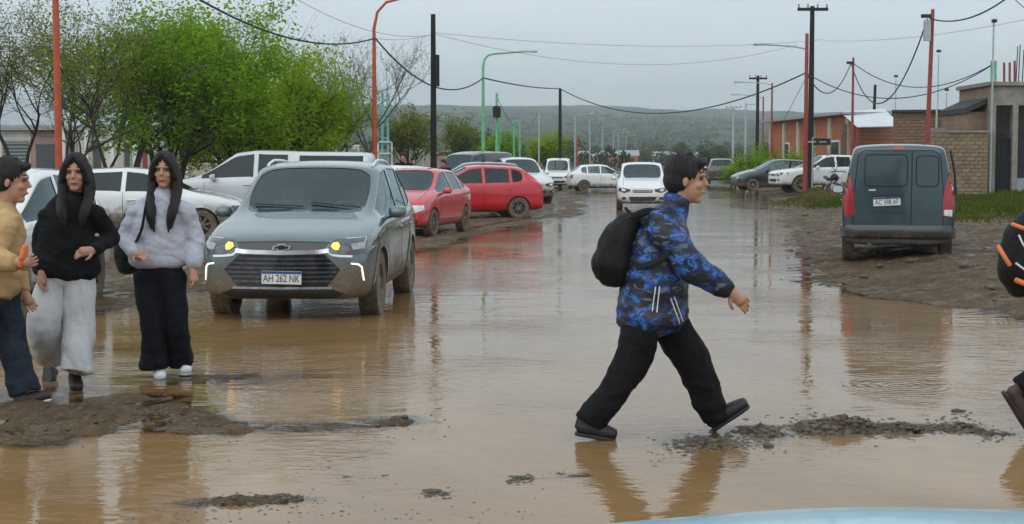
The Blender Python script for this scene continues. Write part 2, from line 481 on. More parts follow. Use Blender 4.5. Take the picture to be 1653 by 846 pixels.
M['black_mud'] = paint_mat('muddy_black_plastic', (0.025, 0.025, 0.026), 0.42, 0.7, 0, 0.5)
M['gloss_black'] = mat('gloss_black', (0.012, 0.012, 0.013), 0.12, var=0.1, coat=0.6)
M['cabin'] = mat('dark_cabin_lining', (0.03, 0.03, 0.032), 0.85, var=0.2)
M['seat'] = mat('grey_seat_cloth', (0.20, 0.20, 0.20), 0.9, var=0.25, scale=30)
M['tyre'] = paint_mat('muddy_tyre_rubber', (0.02, 0.02, 0.02), 0.38, 0.9, 0, 0.75)
M['rim'] = paint_mat('muddy_alloy_rim', (0.42, 0.42, 0.42), 0.28, 0.9, 0.5, 0.35)
M['rim_dark'] = paint_mat('muddy_steel_rim', (0.07, 0.07, 0.07), 0.3, 0.9, 0.3, 0.5)
M['chrome'] = mat('bright_trim', (0.82, 0.83, 0.84), 0.18, 0.9, var=0.05)
M['lens'] = mat('headlamp_lens', (0.32, 0.34, 0.35), 0.08, 0.25, var=0.35, scale=18, coat=1.0)
M['lens_dark'] = mat('headlamp_dark_lens', (0.06, 0.065, 0.07), 0.08, 0.2, var=0.6, scale=25, coat=1.0)
M['lens_white'] = mat('headlamp_pale_lens', (0.72, 0.72, 0.68), 0.12, 0.1, var=0.2, scale=18, coat=1.0)
M['red_lens'] = mat('red_lamp_lens', (0.36, 0.012, 0.018), 0.15, 0, var=0.25, scale=20, coat=0.8)
M['amber'] = lamp_mat('amber_lamp', (1.0, 0.46, 0.07), 1.5)
M['drl'] = lamp_mat('daytime_lamp', (1.0, 0.95, 0.85), 0.9)
M['plate'] = mat('plate_white', (0.72, 0.73, 0.72), 0.45, var=0.08)
M['plate_blue'] = mat('plate_blue', (0.03, 0.07, 0.24), 0.45, var=0.1)
M['plate_ink'] = mat('plate_ink', (0.015, 0.015, 0.018), 0.5, var=0.1)
M['seam'] = mat('panel_gap', (0.012, 0.012, 0.012), 0.8, var=0.1)

# ------------------------------------------------------------------ vehicles: body shell
# a station across the body: x (forward), bottom z, shoulder z, top z, half width, half roof width, 'h' (bonnet or boot) or 'c' (cabin)
def _ring(st):
    x, z0, zb, zt, w, wr, k = st
    H = zb - z0
    low = [(0, z0 + .02), (.80 * w, z0 + .01), (.955 * w, z0 + .10 * H), (w * .995, z0 + .33 * H), (w, z0 + .70 * H), (.985 * w, zb - .055), (.952 * w, zb)]
    d = zt - zb
    if k == 'h': up = [(.915 * w, zb + .28 * d), (.85 * w, zb + .52 * d), (.76 * w, zb + .70 * d), (.42 * w, zb + .93 * d), (0, zt)]
    else: up = [(.942 * w, zb + .028), (wr + .028, zt - .095), (wr - .015, zt - .035), (.55 * wr, zt - .008), (0, zt)]
    return [Vector((x, y, z)) for y, z in low + up]
def body_mesh(sts, spans, wheels, wr_arch, trim=True, lvl=2, dark_pillar=True):
    """lofted shell; spans name what lies between stations: W windscreen, F/R/Q side panes, H rear window, P pillar, - panel"""
    N = 12
    V, Fc, Mi = [], [], []
    rings = []
    for st in sts:
        r = _ring(st)
        left = list(range(len(V), len(V) + N)); V += r
        right = [left[0]] + list(range(len(V), len(V) + N - 2)) + [left[-1]]
        V += [Vector((p.x, -p.y, p.z)) for p in r[1:-1]]
        rings.append((left, right))
    code = {'W': 1, 'H': 5}
    side = {'W': 2, 'F': 2, 'R': 3, 'Q': 4}
    for i in range(len(sts) - 1):
        sp = spans[i]
        for s in (0, 1):
            a, b = rings[i][s], rings[i + 1][s]
            for j in range(N - 1):
                f = (a[j], b[j], b[j + 1], a[j + 1])
                mi = 0
                if j <= 1 or (trim and j == 2): mi = 6
                if j == 7 and sp in side: mi = side[sp]
                if j == 7 and sp == 'P' and dark_pillar and i < 11: mi = 6
                if j >= 9 and sp in code: mi = code[sp]
                Fc.append(f if s == 1 else f[::-1]); Mi.append(mi)
    for e, flip in ((0, False), (len(sts) - 1, True)):
        L_, R_ = rings[e]
        for j in range(N - 1):
            q = [L_[j], L_[j + 1], R_[j + 1], R_[j]]
            q = [v for k, v in enumerate(q) if v not in q[:k]]
            if len(q) < 3: continue
            Fc.append(tuple(q[::-1]) if flip else tuple(q)); Mi.append(6 if (trim and j <= 1) else 0)
    me = bpy.data.meshes.new('shell')
    me.from_pydata(V, [], Fc)
    me.polygons.foreach_set('material_index', Mi)
    bm = bmesh.new(); bm.from_mesh(me); bmesh.ops.recalc_face_normals(bm, faces=bm.faces)
    cl = bm.edges.layers.float.new('crease_edge')       # hold the outlines of the panes
    bm.verts.ensure_lookup_table()
    def crease(a, b, w):
        e = bm.edges.get((bm.verts[a], bm.verts[b]))
        if e: e[cl] = max(e[cl], w)
    for i in range(len(sts)):
        for s in (0, 1):
            a = rings[i][s]
            l_, r_ = (spans[i - 1] if i > 0 else '-'), (spans[i] if i < len(spans) else '-')
            if l_ != r_ and (l_ in 'FRQP' and r_ in 'FRQP' or l_ in 'Q' or r_ in 'R'):
                for j in (7,): crease(a[j], a[j + 1], 1.0)
            if (l_ == 'W') != (r_ == 'W') or (l_ == 'H') != (r_ == 'H'):
                for j in (9, 10): crease(a[j], a[j + 1], .75)
            if i < len(sts) - 1:
                b_ = rings[i + 1][s]
                if r_ in 'FRQPW':
                    crease(a[7], b_[7], .9); crease(a[8], b_[8], .9)
                if r_ in 'WH': crease(a[9], b_[9], .8)
    bm.to_mesh(me); bm.free()
    for k in range(8): me.materials.append(M['black'])
    o = bpy.data.objects.new('shell', me); C.objects.link(o)
    sub = o.modifiers.new('s', 'SUBSURF'); sub.levels = sub.render_levels = lvl
    cut = MB()
    for (x, z, y0, y1) in wheels:
        cut.lathe([(0.001, y0), (wr_arch, y0), (wr_arch, y1), (0.001, y1)], 28, 'Y', (x, 0, z), 7)
    ob = cut.build('cut', [M['black']] * 8, None, fix=True)
    bo = o.modifiers.new('b', 'BOOLEAN'); bo.operation = 'DIFFERENCE'; bo.object = ob; bo.solver = 'EXACT'
    me2 = evaluated(o)
    bpy.data.objects.remove(ob)
    return me2
def split_mesh(me, pick, name, offset=0.0):
    """new mesh of the faces whose (material, centre) pass the test"""
    bm = bmesh.new(); bm.from_mesh(me)
    bmesh.ops.delete(bm, geom=[f for f in bm.faces if not pick(f.material_index, f.calc_center_median())], context='FACES')
    if offset:
        bm.normal_update()
        for v in bm.verts: v.co += v.normal * offset
    m2 = bpy.data.meshes.new(name)
    bm.to_mesh(m2); bm.free()
    m2.materials.clear()
    m2.shade_smooth()
    return m2
class Skin:
    """casts flat outlines onto a shell so that lamps, grilles, seams and trim follow its surface"""
    def __init__(s, me):
        me.calc_loop_triangles()
        s.t = BVHTree.FromPolygons([v.co.copy() for v in me.vertices], [tuple(t.vertices) for t in me.loop_triangles])
    def hit(s, u, v, ax, sg):
        if ax == 'x': o, d = Vector((sg * 6, u, v)), Vector((-sg, 0, 0))
        elif ax == 'y': o, d = Vector((u, sg * 4, v)), Vector((0, -sg, 0))
        else: o, d = Vector((u, v, 6)), Vector((0, 0, -1))
        p, nn, i, dist = s.t.ray_cast(o, d)
        if p is None:
            p, nn, i, dist = s.t.find_nearest(o + d * (4 if ax == 'x' else 3.2))
        if nn.dot(d) > 0: nn = -nn
        return p, nn
    def patch(s, poly, ax, sg, name, m, parent, off=0.006, n=3, rings=3, edge=0.02):
        P = []
        k = len(poly)
        for i in range(k):
            a, b = Vector(poly[i]), Vector(poly[(i + 1) % k])
            for j in range(n): P.append(a.lerp(b, j / n))
        c = sum(P, Vector((0, 0))) / len(P)
        vs, fs = [], []
        m_ = len(P)
        for q in P:
            p, nn = s.hit(q.x, q.y, ax, sg); vs.append(p - nn * edge)
        for r in range(rings + 1):
            t = 1 - r / (rings + 1)
            for q in P:
                z = c + (q - c) * t
                p, nn = s.hit(z.x, z.y, ax, sg); vs.append(p + nn * off)
        p, nn = s.hit(c.x, c.y, ax, sg); vs.append(p + nn * off)
        for r in range(rings + 1):
            for i in range(m_): fs.append((r * m_ + i, r * m_ + (i + 1) % m_, (r + 1) * m_ + (i + 1) % m_, (r + 1) * m_ + i))
        for i in range(m_): fs.append(((rings + 1) * m_ + i, (rings + 1) * m_ + (i + 1) % m_, len(vs) - 1))
        o = pydata(name, vs, fs, m, parent, True, 45)
        bm = bmesh.new(); bm.from_mesh(o.data); bmesh.ops.recalc_face_normals(bm, faces=bm.faces); bm.to_mesh(o.data); bm.free()
        return o
    def strip(s, line, ax, sg, name, m, parent, w=0.008, off=0.002, seg=0.07, mb=None):
        pts = []
        for i in range(len(line) - 1):
            a, b = Vector(line[i]), Vector(line[i + 1])
            k = max(1, int((b - a).length / seg))
            for j in range(k): pts.append(a.lerp(b, j / k))
        pts.append(Vector(line[-1]))
        P = [s.hit(q.x, q.y, ax, sg) for q in pts]
        mb_ = mb or MB()
        vs, fs = [], []
        for i, (p, nn) in enumerate(P):
            t = (P[min(i + 1, len(P) - 1)][0] - P[max(i - 1, 0)][0]).normalized()
            sd = t.cross(nn).normalized() * w / 2
            vs += [p + sd - nn * .006, p + sd + nn * off, p - sd + nn * off, p - sd - nn * .006]
        for i in range(len(P) - 1):
            for j in range(3): fs.append((i * 4 + j, i * 4 + j + 1, i * 4 + j + 5, i * 4 + j + 4))
        mb_.add(vs, fs)
        if mb is None: return mb_.build(name, m, parent, True)

_wheel_cache = {}
def wheel(parent, x, y, z, r, width, style, turn=0.0):
    """tyre with a rim as its sub-part; the outer face looks along +y (left) or -y (right)"""
    key = (round(r, 3), round(width, 3), style)
    if key not in _wheel_cache:
        h = width / 2
        t = MB()
        t.lathe([(r * .64, -h * .8), (r * .80, -h), (r * .94, -h * .93), (r, -h * .6), (r * 1.003, 0), (r, h * .6), (r * .94, h * .93), (r * .80, h), (r * .64, h * .8), (r * .60, 0)], 32, 'Y', close=True)
        for k in range(40):                      # tread blocks
            q = 2 * math.pi * k / 40
            mt = Matrix.Rotation(-q, 3, 'Y')
            for yy in (-.32, .32):
                t.box(mt @ Vector((r * 1.0, yy * width, 0)), (0.012, width * .26, 0.03), mat=mt)
        to = t.build('wheel', M['tyre'], None, True, 40)
        rm = MB()
        R2 = r * .66
        rm.lathe([(R2, -h * .7), (R2 * .98, h * .55), (R2, h * .86), (R2 * .93, h * .84), (R2 * .88, h * .45), (R2 * .86, -h * .5)], 32, 'Y')
        rm.lathe([(R2 * .9, h * .12), (0.001, h * .2)], 32, 'Y', mi=1)
        rm.lathe([(R2 * .24, h * .2), (R2 * .23, h * .66), (R2 * .14, h * .75), (0.001, h * .77)], 20, 'Y')
        ns = {'steel': 8, 'alloy5': 5, 'alloy7': 7}[style]
        for k in range(ns):
            q = 2 * math.pi * k / ns
            wd = R2 * (.30 if style == 'steel' else .2)
            for sgn in ((-1, 1) if style == 'alloy5' else (0,)):
                mt = Matrix.Rotation(-q, 3, 'Y')
                mt2 = Matrix.Rotation(-(q + sgn * .16), 3, 'Y')
                pts = [mt @ Vector((R2 * .15, h * .62, sgn * .025)), mt2 @ Vector((R2 * .55, h * .64, 0)), mt2 @ Vector((R2 * .93, h * .60, 0))]
                rm.tube(pts, [wd * .5, wd * .40, wd * .46], 6, flat=0.45, up=(0, 1, 0) if False else None)
        ro = rm.build('rim', [M['rim_dark'] if style == 'steel' else M['rim'], M['black']], None, True, 40)
        me_t, me_r = to.data, ro.data
        bpy.data.objects.remove(to); bpy.data.objects.remove(ro)
        _wheel_cache[key] = (me_t, me_r)
    me_t, me_r = _wheel_cache[key]
    w = bpy.data.objects.new('wheel', me_t); C.objects.link(w); w.parent = parent
    w.location = (x, y, z)
    w.rotation_euler = (0, random.uniform(0, 6), (0 if y > 0 else math.pi) + turn)
    rr_ = bpy.data.objects.new('rim', me_r); C.objects.link(rr_); rr_.parent = w
    return w
def text_mesh(txt, size, name, m, parent, loc, rot, depth=0.002, sx=1.0):
    cu = bpy.data.curves.new(name, 'FONT'); cu.body = txt; cu.size = size; cu.align_x = 'CENTER'; cu.align_y = 'CENTER'; cu.extrude = depth
    o = bpy.data.objects.new(name, cu); C.objects.link(o)
    me = evaluated(o)
    bpy.data.curves.remove(cu)
    me.materials.clear()
    q = link_mesh(name, me, m, parent)
    q.location, q.rotation_euler, q.scale = loc, rot, (sx, 1, 1)
    return q
def plate(parent, x, z, txt, sg=1, y=0.0, tilt=0.0):
    """licence plate facing along +x (sg=1) or -x"""
    p = MB().box((0, 0, 0), (0.012, 0.40, 0.13))
    o = p.build('licence_plate', M['plate'], parent)
    o.location = (x, y, z); o.rotation_euler = (tilt, 0, 0 if sg > 0 else math.pi)
    bl = MB().box((0.0075, 0, 0.05), (0.006, 0.396, 0.026)).build('blue_band', M['plate_blue'], o)
    text_mesh(txt, 0.105, 'lettering', M['plate_ink'], o, (0.0075, 0, -0.013), (math.pi / 2, 0, math.pi / 2), 0.001, 0.72)
    return o
def mirror(parent, x, y, z, m, sg):
    b = MB()
    prof = [(-.085, -.05), (.0, -.065), (.085, -.05), (.10, .0), (.085, .06), (.0, .075), (-.08, .06), (-.1, 0)]
    vs, fs, k = [], [], len(prof)
    for xx, s in ((-.055, .86), (-.04, 1.0), (.02, .96), (.06, .72), (.075, .35)):
        for (u_, v_) in prof: vs.append((x + xx, y + sg * (.095 + u_ * s), z + v_ * s))
    for i in range(4):
        for j in range(k): fs.append((i * k + j, i * k + (j + 1) % k, (i + 1) * k + (j + 1) % k, (i + 1) * k + j))
    fs.append(tuple(range(4 * k, 5 * k)))
    b.add(vs, fs)
    b.tube([(x, y - sg * .05, z - .05), (x + .01, y + sg * .06, z - .03)], [.03, .024], 8)
    o = b.build('wing_mirror', m, parent, True, 50, fix=True)
    g = MB().add([vs[j] for j in range(k)], [tuple(range(k))]).build('mirror_glass', M['chrome'], o)
    g.location = (.004, 0, 0)
    return o
def seat(parent, x, y, z0, zs):
    b = MB()
    b.box((x, y, z0 + .12), (.50, .48, .22)); b.box((x - .27, y, z0 + .42), (.14, .46, .62), mat=Matrix.Rotation(R(-12), 3, 'Y'))
    b.box((x - .36, y, z0 + .80), (.10, .25, .17), mat=Matrix.Rotation(R(-8), 3, 'Y'))
    o = b.build('seat', M['seat'], parent)
    bv = o.modifiers.new('b', 'BEVEL'); bv.width = .045; bv.segments = 3
    return o

SPECS = {}
# supermini hatchback, 3.95 m
SPECS['hatch'] = dict(W=1.70, wb=(1.23, -1.23), r=0.30, ww=.19, cowl=.80, spans='----WPFPRPQH---', st=[
    (1.96, .30, .58, .66, .58, .4, 'h'), (1.90, .22, .64, .74, .72, .4, 'h'), (1.70, .19, .74, .84, .80, .4, 'h'), (1.25, .18, .86, .96, .845, .4, 'h'),
    (.86, .17, .915, 1.01, .85, .5, 'h'), (.16, .17, .94, 1.43, .85, .555, 'c'), (.06, .17, .94, 1.45, .85, .56, 'c'), (-.22, .17, .945, 1.475, .85, .56, 'c'), (-.30, .17, .945, 1.477, .85, .56, 'c'),
    (-.98, .17, .96, 1.455, .845, .55, 'c'), (-1.06, .17, .965, 1.447, .843, .548, 'c'), (-1.38, .18, .98, 1.41, .835, .53, 'c'), (-1.84, .22, .985, 1.08, .80, .60, 'c'), (-1.93, .25, .90, .98, .77, .5, 'h'), (-1.99, .32, .76, .82, .66, .5, 'h')])
SPECS['hatch']['spans'] = '----WFFPRPQH--'
# compact high hatch / SUV, 4.27 m
SPECS['suv'] = dict(W=1.79, wb=(1.26, -1.31), r=0.345, ww=.215, cowl=.86, spans='-----WFFPRPQH--', st=[
    (2.13, .33, .66, .76, .60, .4, 'h'), (2.09, .26, .72, .83, .76, .4, 'h'), (1.95, .22, .80, .905, .845, .4, 'h'), (1.70, .21, .89, .965, .875, .4, 'h'), (1.30, .21, .975, 1.045, .89, .4, 'h'),
    (.92, .21, 1.02, 1.115, .895, .5, 'h'), (.16, .21, 1.035, 1.575, .895, .665, 'c'), (.06, .21, 1.035, 1.605, .895, .67, 'c'), (-.24, .21, 1.04, 1.635, .895, .67, 'c'), (-.33, .21, 1.04, 1.647, .895, .67, 'c'),
    (-1.08, .21, 1.06, 1.635, .89, .66, 'c'), (-1.17, .21, 1.065, 1.63, .89, .655, 'c'), (-1.62, .22, 1.09, 1.58, .875, .63, 'c'), (-1.98, .26, 1.08, 1.17, .85, .66, 'c'), (-2.09, .30, .96, 1.05, .82, .5, 'h'), (-2.14, .38, .80, .88, .70, .5, 'h')])
# double cab pickup with a hard top over the bed, 5.2 m
SPECS['pickup'] = dict(W=1.84, wb=(1.60, -1.50), r=0.385, ww=.25, cowl=1.05, spans='----WPFPRPPQPP--', st=[
    (2.62, .42, .82, .90, .70, .4, 'h'), (2.57, .34, .90, .99, .84, .4, 'h'), (2.35, .32, 1.0, 1.07, .90, .4, 'h'), (1.75, .32, 1.09, 1.15, .915, .4, 'h'),
    (1.18, .33, 1.14, 1.22, .92, .5, 'h'), (.46, .33, 1.16, 1.74, .92, .62, 'c'), (.36, .33, 1.16, 1.76, .92, .625, 'c'), (.02, .33, 1.17, 1.80, .92, .625, 'c'), (-.08, .33, 1.17, 1.80, .92, .625, 'c'),
    (-.72, .34, 1.18, 1.785, .92, .62, 'c'), (-.84, .35, 1.18, 1.78, .92, .62, 'c'), (-.98, .36, 1.18, 1.77, .92, .66, 'c'), (-2.38, .42, 1.18, 1.76, .915, .66, 'c'), (-2.50, .44, 1.18, 1.73, .91, .65, 'c'), (-2.56, .46, 1.15, 1.66, .88, .62, 'c'), (-2.60, .50, 1.0, 1.2, .80, .5, 'c')])
SPECS['pickup']['spans'] = '----WFFPRPPQPP-'
# small delivery van, 4.0 m, upright blank rear doors
SPECS['van'] = dict(W=1.68, wb=(1.32, -1.30), r=0.305, ww=.19, cowl=.98, spans='----WPFPP-----', st=[
    (2.02, .32, .66, .76, .58, .4, 'h'), (1.96, .25, .74, .86, .73, .4, 'h'), (1.78, .22, .84, .95, .80, .4, 'h'), (1.40, .21, .94, 1.04, .83, .4, 'h'),
    (1.06, .21, 1.0, 1.10, .84, .5, 'h'), (.52, .21, 1.02, 1.68, .84, .60, 'c'), (.42, .21, 1.02, 1.71, .84, .61, 'c'), (-.05, .21, 1.03, 1.79, .84, .63, 'c'), (-.15, .21, 1.03, 1.795, .84, .64, 'c'),
    (-.90, .22, 1.04, 1.81, .84, .66, 'c'), (-1.70, .23, 1.05, 1.80, .84, .665, 'c'), (-1.93, .24, 1.05, 1.785, .835, .66, 'c'), (-1.985, .26, 1.05, 1.75, .825, .645, 'c'), (-2.0, .30, 1.04, 1.70, .80, .62, 'c')])
SPECS['van']['spans'] = '----WFFPP----'
# small sedan, 4.3 m
SPECS['sedan'] = dict(W=1.72, wb=(1.30, -1.28), r=0.305, ww=.19, cowl=.85, spans='----WPFPRPPH---', st=[
    (2.12, .30, .58, .66, .58, .4, 'h'), (2.06, .22, .64, .74, .73, .4, 'h'), (1.85, .19, .75, .85, .81, .4, 'h'), (1.38, .18, .86, .95, .855, .4, 'h'),
    (.98, .17, .91, 1.0, .86, .5, 'h'), (.22, .17, .94, 1.41, .86, .555, 'c'), (.12, .17, .94, 1.43, .86, .56, 'c'), (-.18, .17, .945, 1.455, .86, .56, 'c'), (-.27, .17, .945, 1.457, .86, .56, 'c'),
    (-.92, .17, .96, 1.43, .855, .55, 'c'), (-1.0, .17, .965, 1.42, .853, .548, 'c'), (-1.15, .18, .975, 1.39, .85, .53, 'c'), (-1.70, .2, .98, 1.06, .83, .60, 'h'), (-2.05, .24, .95, 1.03, .79, .5, 'h'), (-2.13, .32, .80, .88, .68, .5, 'h')])
SPECS['sedan']['spans'] = '----WFFPRPPH--'
_shells = {}
def scaled(sp, lx=1.0, hz_=1.0, wy_=1.0):
    """the same type a little longer, taller or wider"""
    s = dict(sp)
    s['st'] = [(x * lx, z0, z0 + (zb - z0) * hz_, z0 + (zt - z0) * hz_, w * wy_, wr * wy_, k) for x, z0, zb, zt, w, wr, k in sp['st']]
    s['wb'] = (sp['wb'][0] * lx, sp['wb'][1] * lx); s['W'] = sp['W'] * wy_; s['cowl'] = sp['cowl'] * lx
    return s
def car(kind, name, label, cat, loc, heading, paint, style='alloy5', spec=None, glass='glass', trim=True, group=None, steer=0.0, lvl=2, interior=True,
        doors=True, lamps=True, lens='lens_dark', rim_r=None, plate_txt=None):
    sp = spec or SPECS[kind]
    root = thing(name, label, cat, loc, heading, group)
    W2 = sp['W'] / 2
    r, ww = sp['r'], sp['ww']
    whl = [(x, r, sg * (W2 - ww - .10) if sg > 0 else sg * (W2 + .2), sg * (W2 + .2) if sg > 0 else sg * (W2 - ww - .10)) for x in sp['wb'] for sg in (1, -1)]
    key = (kind, id(spec) if spec else 0, trim, lvl)
    if key not in _shells: _shells[key] = body_mesh(sp['st'], sp['spans'], whl, r * 1.16, trim, lvl, kind not in ('pickup', 'van'))
    me = _shells[key]
    skin = Skin(me)
    bmesh_ = split_mesh(me, lambda m, c: m in (0, 6, 7), 'body')
    idx_ = np.empty(len(bmesh_.polygons), np.int32); bmesh_.polygons.foreach_get('material_index', idx_)
    idx_ = np.where(idx_ == 6, 1, np.where(idx_ == 7, 2, 0)).astype(np.int32)
    bmesh_.polygons.foreach_set('material_index', idx_)
    bmesh_.set_sharp_from_angle(angle=R(40))
    body = link_mesh('body', bmesh_, [paint, M['black_mud'], M['black'], M['cabin'], M['cabin'], M['cabin']], root)
    so = body.modifiers.new('wall', 'SOLIDIFY'); so.thickness = 0.022; so.offset = -1; so.material_offset = 3; so.material_offset_rim = 3; so.use_rim = True
    used = set(); ii = np.empty(len(me.polygons), np.int32); me.polygons.foreach_get('material_index', ii); used = set(ii.tolist())
    for code_, nm, gm in ((1, 'windscreen', 'glass' if glass != 'all_dark' else 'glass_dark'), (5, 'rear_window', glass)):
        if code_ in used: link_mesh(nm, split_mesh(me, lambda m, c: m == code_, nm, -0.007), M['glass_dark' if gm == 'all_dark' else gm], body)
    for code_ in (2, 3, 4):
        if code_ in used:
            for sg in (1, -1):
                link_mesh('side_window', split_mesh(me, lambda m, c: m == code_ and c.y * sg > 0, 'side_window', -0.007), M['glass_dark' if glass == 'all_dark' else glass], body)
    for x in sp['wb']:
        for sg in (1, -1):
            wheel(root, x, sg * (W2 - ww / 2 - .012), r, r, ww, style, steer if x > 0 else 0.0)
    st = sp['st']
    cowl = st[[s[6] for s in st].index('c') - 1]
    for sg in (1, -1): mirror(root, cowl[0] - .30, sg * (W2 - .03), cowl[2] + .055, paint if trim else M['black'], sg)
    if interior:
        for sg in (1, -1):
            seat(root, .12, sg * .36, .38 + (st[5][2] - .94), 1)
        MB().box((cowl[0] - .38, 0, cowl[2] - .10), (.42, W2 * 1.6, .2)).build('dashboard', M['cabin'], root)
        sw = MB()
        sw.tube([(cowl[0] - .62 + .06 * math.sin(q * .5236), .36 + .18 * math.cos(q * .5236), cowl[2] - .02 + .17 * math.sin(q * .5236)) for q in range(13)], .014, 6, cap=False)
        sw.tube([(cowl[0] - .62, .36, cowl[2] - .02), (cowl[0] - .4, .36, cowl[2] - .08)], .03, 6)
        sw.build('steering_wheel', M['cabin'], root)
    cab = [s for s in st if s[6] == 'c']
    if doors:
        def gap(line, sg): skin.strip(line, 'y', sg, 'door_gap', M['seam'], body)
        bx = (cab[2][0] + cab[3][0]) / 2
        zsh = cab[2][2]
        for sg in (1, -1):
            for x0, x1, zb0, zb1 in ((bx, bx, .30 + sp['r'] * .25, zsh + .02), (cowl[0] - .06, cowl[0] - .10, .45, zsh - .02)):
                gap([(x0, zb0), (x1, zb1)], sg)
            if kind != 'van':
                rx = sp['wb'][1]
                gap([(bx - .62, .36), (rx + r * 1.35, .50), (cab[4][0] - .12, zsh)], sg)
            gap([(cowl[0] - .05, .38), (bx - .6, .36)], sg)
        for sg in (1, -1):
            for hx in (bx + .17, bx - .72 if kind != 'van' else None):
                if hx is None: continue
                p, nn = skin.hit(hx, zsh - .14, 'y', sg)
                MB().tube([p + Vector((.09, -sg * .004, 0)), p + Vector((.05, sg * .022, 0)), p + Vector((-.05, sg * .022, 0)), p + Vector((-.09, -sg * .004, 0))], .013, 6).build('door_handle', paint, body, True)
    if lamps:
        fz = st[1][2]
        fw = st[1][4]
        for sg in (1, -1):
            hl = skin.patch([(sg * .95 * fw * q, z) for q, z in ((1.10, fz + .055), (.85, fz + .045), (.56, fz - .0), (.58, fz - .07), (.86, fz - .12), (1.12, fz - .05))], 'x', 1, 'headlight', M[lens], body, .006)
            skin.patch([(sg * .95 * fw * q, z) for q, z in ((.98, fz + .02), (.82, fz + .012), (.80, fz - .06), (.96, fz - .06))], 'x', 1, 'reflector', M['lens_white'], hl, .012, 2, edge=.003)
            skin.patch([(sg * fw * q, z) for q, z in ((.92, fz - .25), (.74, fz - .25), (.72, fz - .33), (.90, fz - .34))], 'x', 1, 'fog_lamp', M['black'], body, .006, 2)
            rw_, rz = st[-2][4], st[-2][2]
            skin.patch([(sg * rw_ * q, z) for q, z in ((1.01, rz + .04), (.70, rz - .0), (.72, rz - .14), (1.01, rz - .2))], 'x', -1, 'tail_light', M['red_lens'], body, .006)
        gl_ = skin.patch([(-.34, fz - .03), (.34, fz - .03), (.30, fz - .11), (-.30, fz - .11)], 'x', 1, 'grille', M['black'], body, .005)
        skin.strip([(-.31, fz - .07), (.31, fz - .07)], 'x', 1, 'grille_bar', M['chrome'], gl_, .014, .010)
        skin.patch([(-.46, fz - .24), (.46, fz - .24), (.40, fz - .37), (-.40, fz - .37)], 'x', 1, 'lower_intake', M['black'], body, .006)
        cz = cowl[0]
        for sg in (1, -1): skin.strip([(cz - .02, sg * .70 * W2), (cz + .4, sg * .74 * W2), (st[2][0] + .02, sg * .72 * W2)], 'z', 1, 'bonnet_gap', M['seam'], body, .010, .002)
        skin.strip([(cz - .015, -.66 * W2), (cz + .01, 0), (cz - .015, .66 * W2)], 'z', 1, 'cowl_strip', M['black'], body, .07, .004)
        if plate_txt:
            p, nn = skin.hit(0, fz - .26, 'x', 1); plate(root, p.x + .012, fz - .26, plate_txt)
            p, nn = skin.hit(0, rz - .22, 'x', -1); plate(root, p.x - .012, rz - .22, plate_txt, -1)
    return root, body, skin
# ------------------------------------------------------------------ the grey SUV facing the camera
P_GREY = paint_mat('grey_green_paint', (0.115, 0.160, 0.168), 0.70, 1.0, 0.45, 0.24)
g0 = G(374, 509, -.03); g1 = G(624, 509, -.03)
suv_c = (g0 + g1) / 2
HEAD_SUV = R(-90 - 3.2)
sh = Vector((math.cos(HEAD_SUV), math.sin(HEAD_SUV), 0))
loc = suv_c - sh * 1.26
suv, sbody, sk = car('suv', 'suv', 'grey SUV facing the crossing with amber lamps lit', 'car', (loc.x - .10, loc.y, -.035), HEAD_SUV, P_GREY, 'alloy5', lamps=False)
for sg in (1, -1):
    sk.patch([(sg * y, z) for y, z in ((.50, .845), (.72, .862), (.865, .872), (.885, .80), (.82, .70), (.60, .70), (.46, .775))], 'x', 1, 'headlight', M['lens_dark'], sbody, .008)
    sk.patch([(sg * y, z) for y, z in ((.505, .812), (.555, .818), (.578, .785), (.565, .748), (.525, .75), (.49, .78))], 'x', 1, 'turn_signal', M['amber'], sbody, .013, edge=.004)
    sk.patch([(sg * y, z) for y, z in ((.68, .80), (.80, .82), (.80, .755), (.70, .745))], 'x', 1, 'projector_lens', M['lens'], sbody, .012, edge=.004)
    sk.strip([(sg * .62, .85), (sg * .89, .868)], 'x', 1, 'light_strip', M['chrome'], sbody, .012, .012)
    sk.strip([(sg * .69, .615), (sg * .755, .605), (sg * .785, .575), (sg * .80, .44)], 'x', 1, 'daytime_lamp', M['drl'], sbody, .016, .011, .03)
    sk.strip([(sg * .45, .735), (sg * .50, .70), (sg * .58, .69), (sg * .70, .685)], 'x', 1, 'chrome_trim', M['chrome'], sbody, .022, .010, .04)
sk.patch([(-.47, .825), (0, .835), (.47, .825), (.43, .752), (0, .742), (-.43, .752)], 'x', 1, 'upper_grille', M['gloss_black'], sbody, .005)
sk.strip([(-.47, .742), (-.38, .732), (0, .722), (.38, .732), (.47, .742)], 'x', 1, 'chrome_bar', M['chrome'], sbody, .042, .012, .05)
gr = sk.patch([(-.43, .705), (0, .695), (.43, .705), (.585, .555), (.45, .385), (0, .375), (-.45, .385), (-.585, .555)], 'x', 1, 'grille', M['gloss_black'], sbody, .004, n=4)
for z, hw in ((.665, .46), (.62, .51), (.575, .555), (.53, .55), (.485, .52), (.44, .485)):
    sk.strip([(-hw, z), (-hw * .5, z - .004), (0, z - .006), (hw * .5, z - .004), (hw, z)], 'x', 1, 'grille_slat', M['lens_dark'], gr, .02, .014, .06)
sk.patch([(-.52, .355), (.52, .355), (.62, .31), (.50, .265), (-.50, .265), (-.62, .31)], 'x', 1, 'lower_intake', M['black'], sbody, .006, n=4)
sk.strip([(-.5, .372), (0, .366), (.5, .372)], 'x', 1, 'skid_plate', M['lens'], sbody, .022, .012, .06)
p, nn = sk.hit(0, .47, 'x', 1)
pl = plate(suv, p.x + .022, .475, 'AH 262 NK', tilt=R(-1))
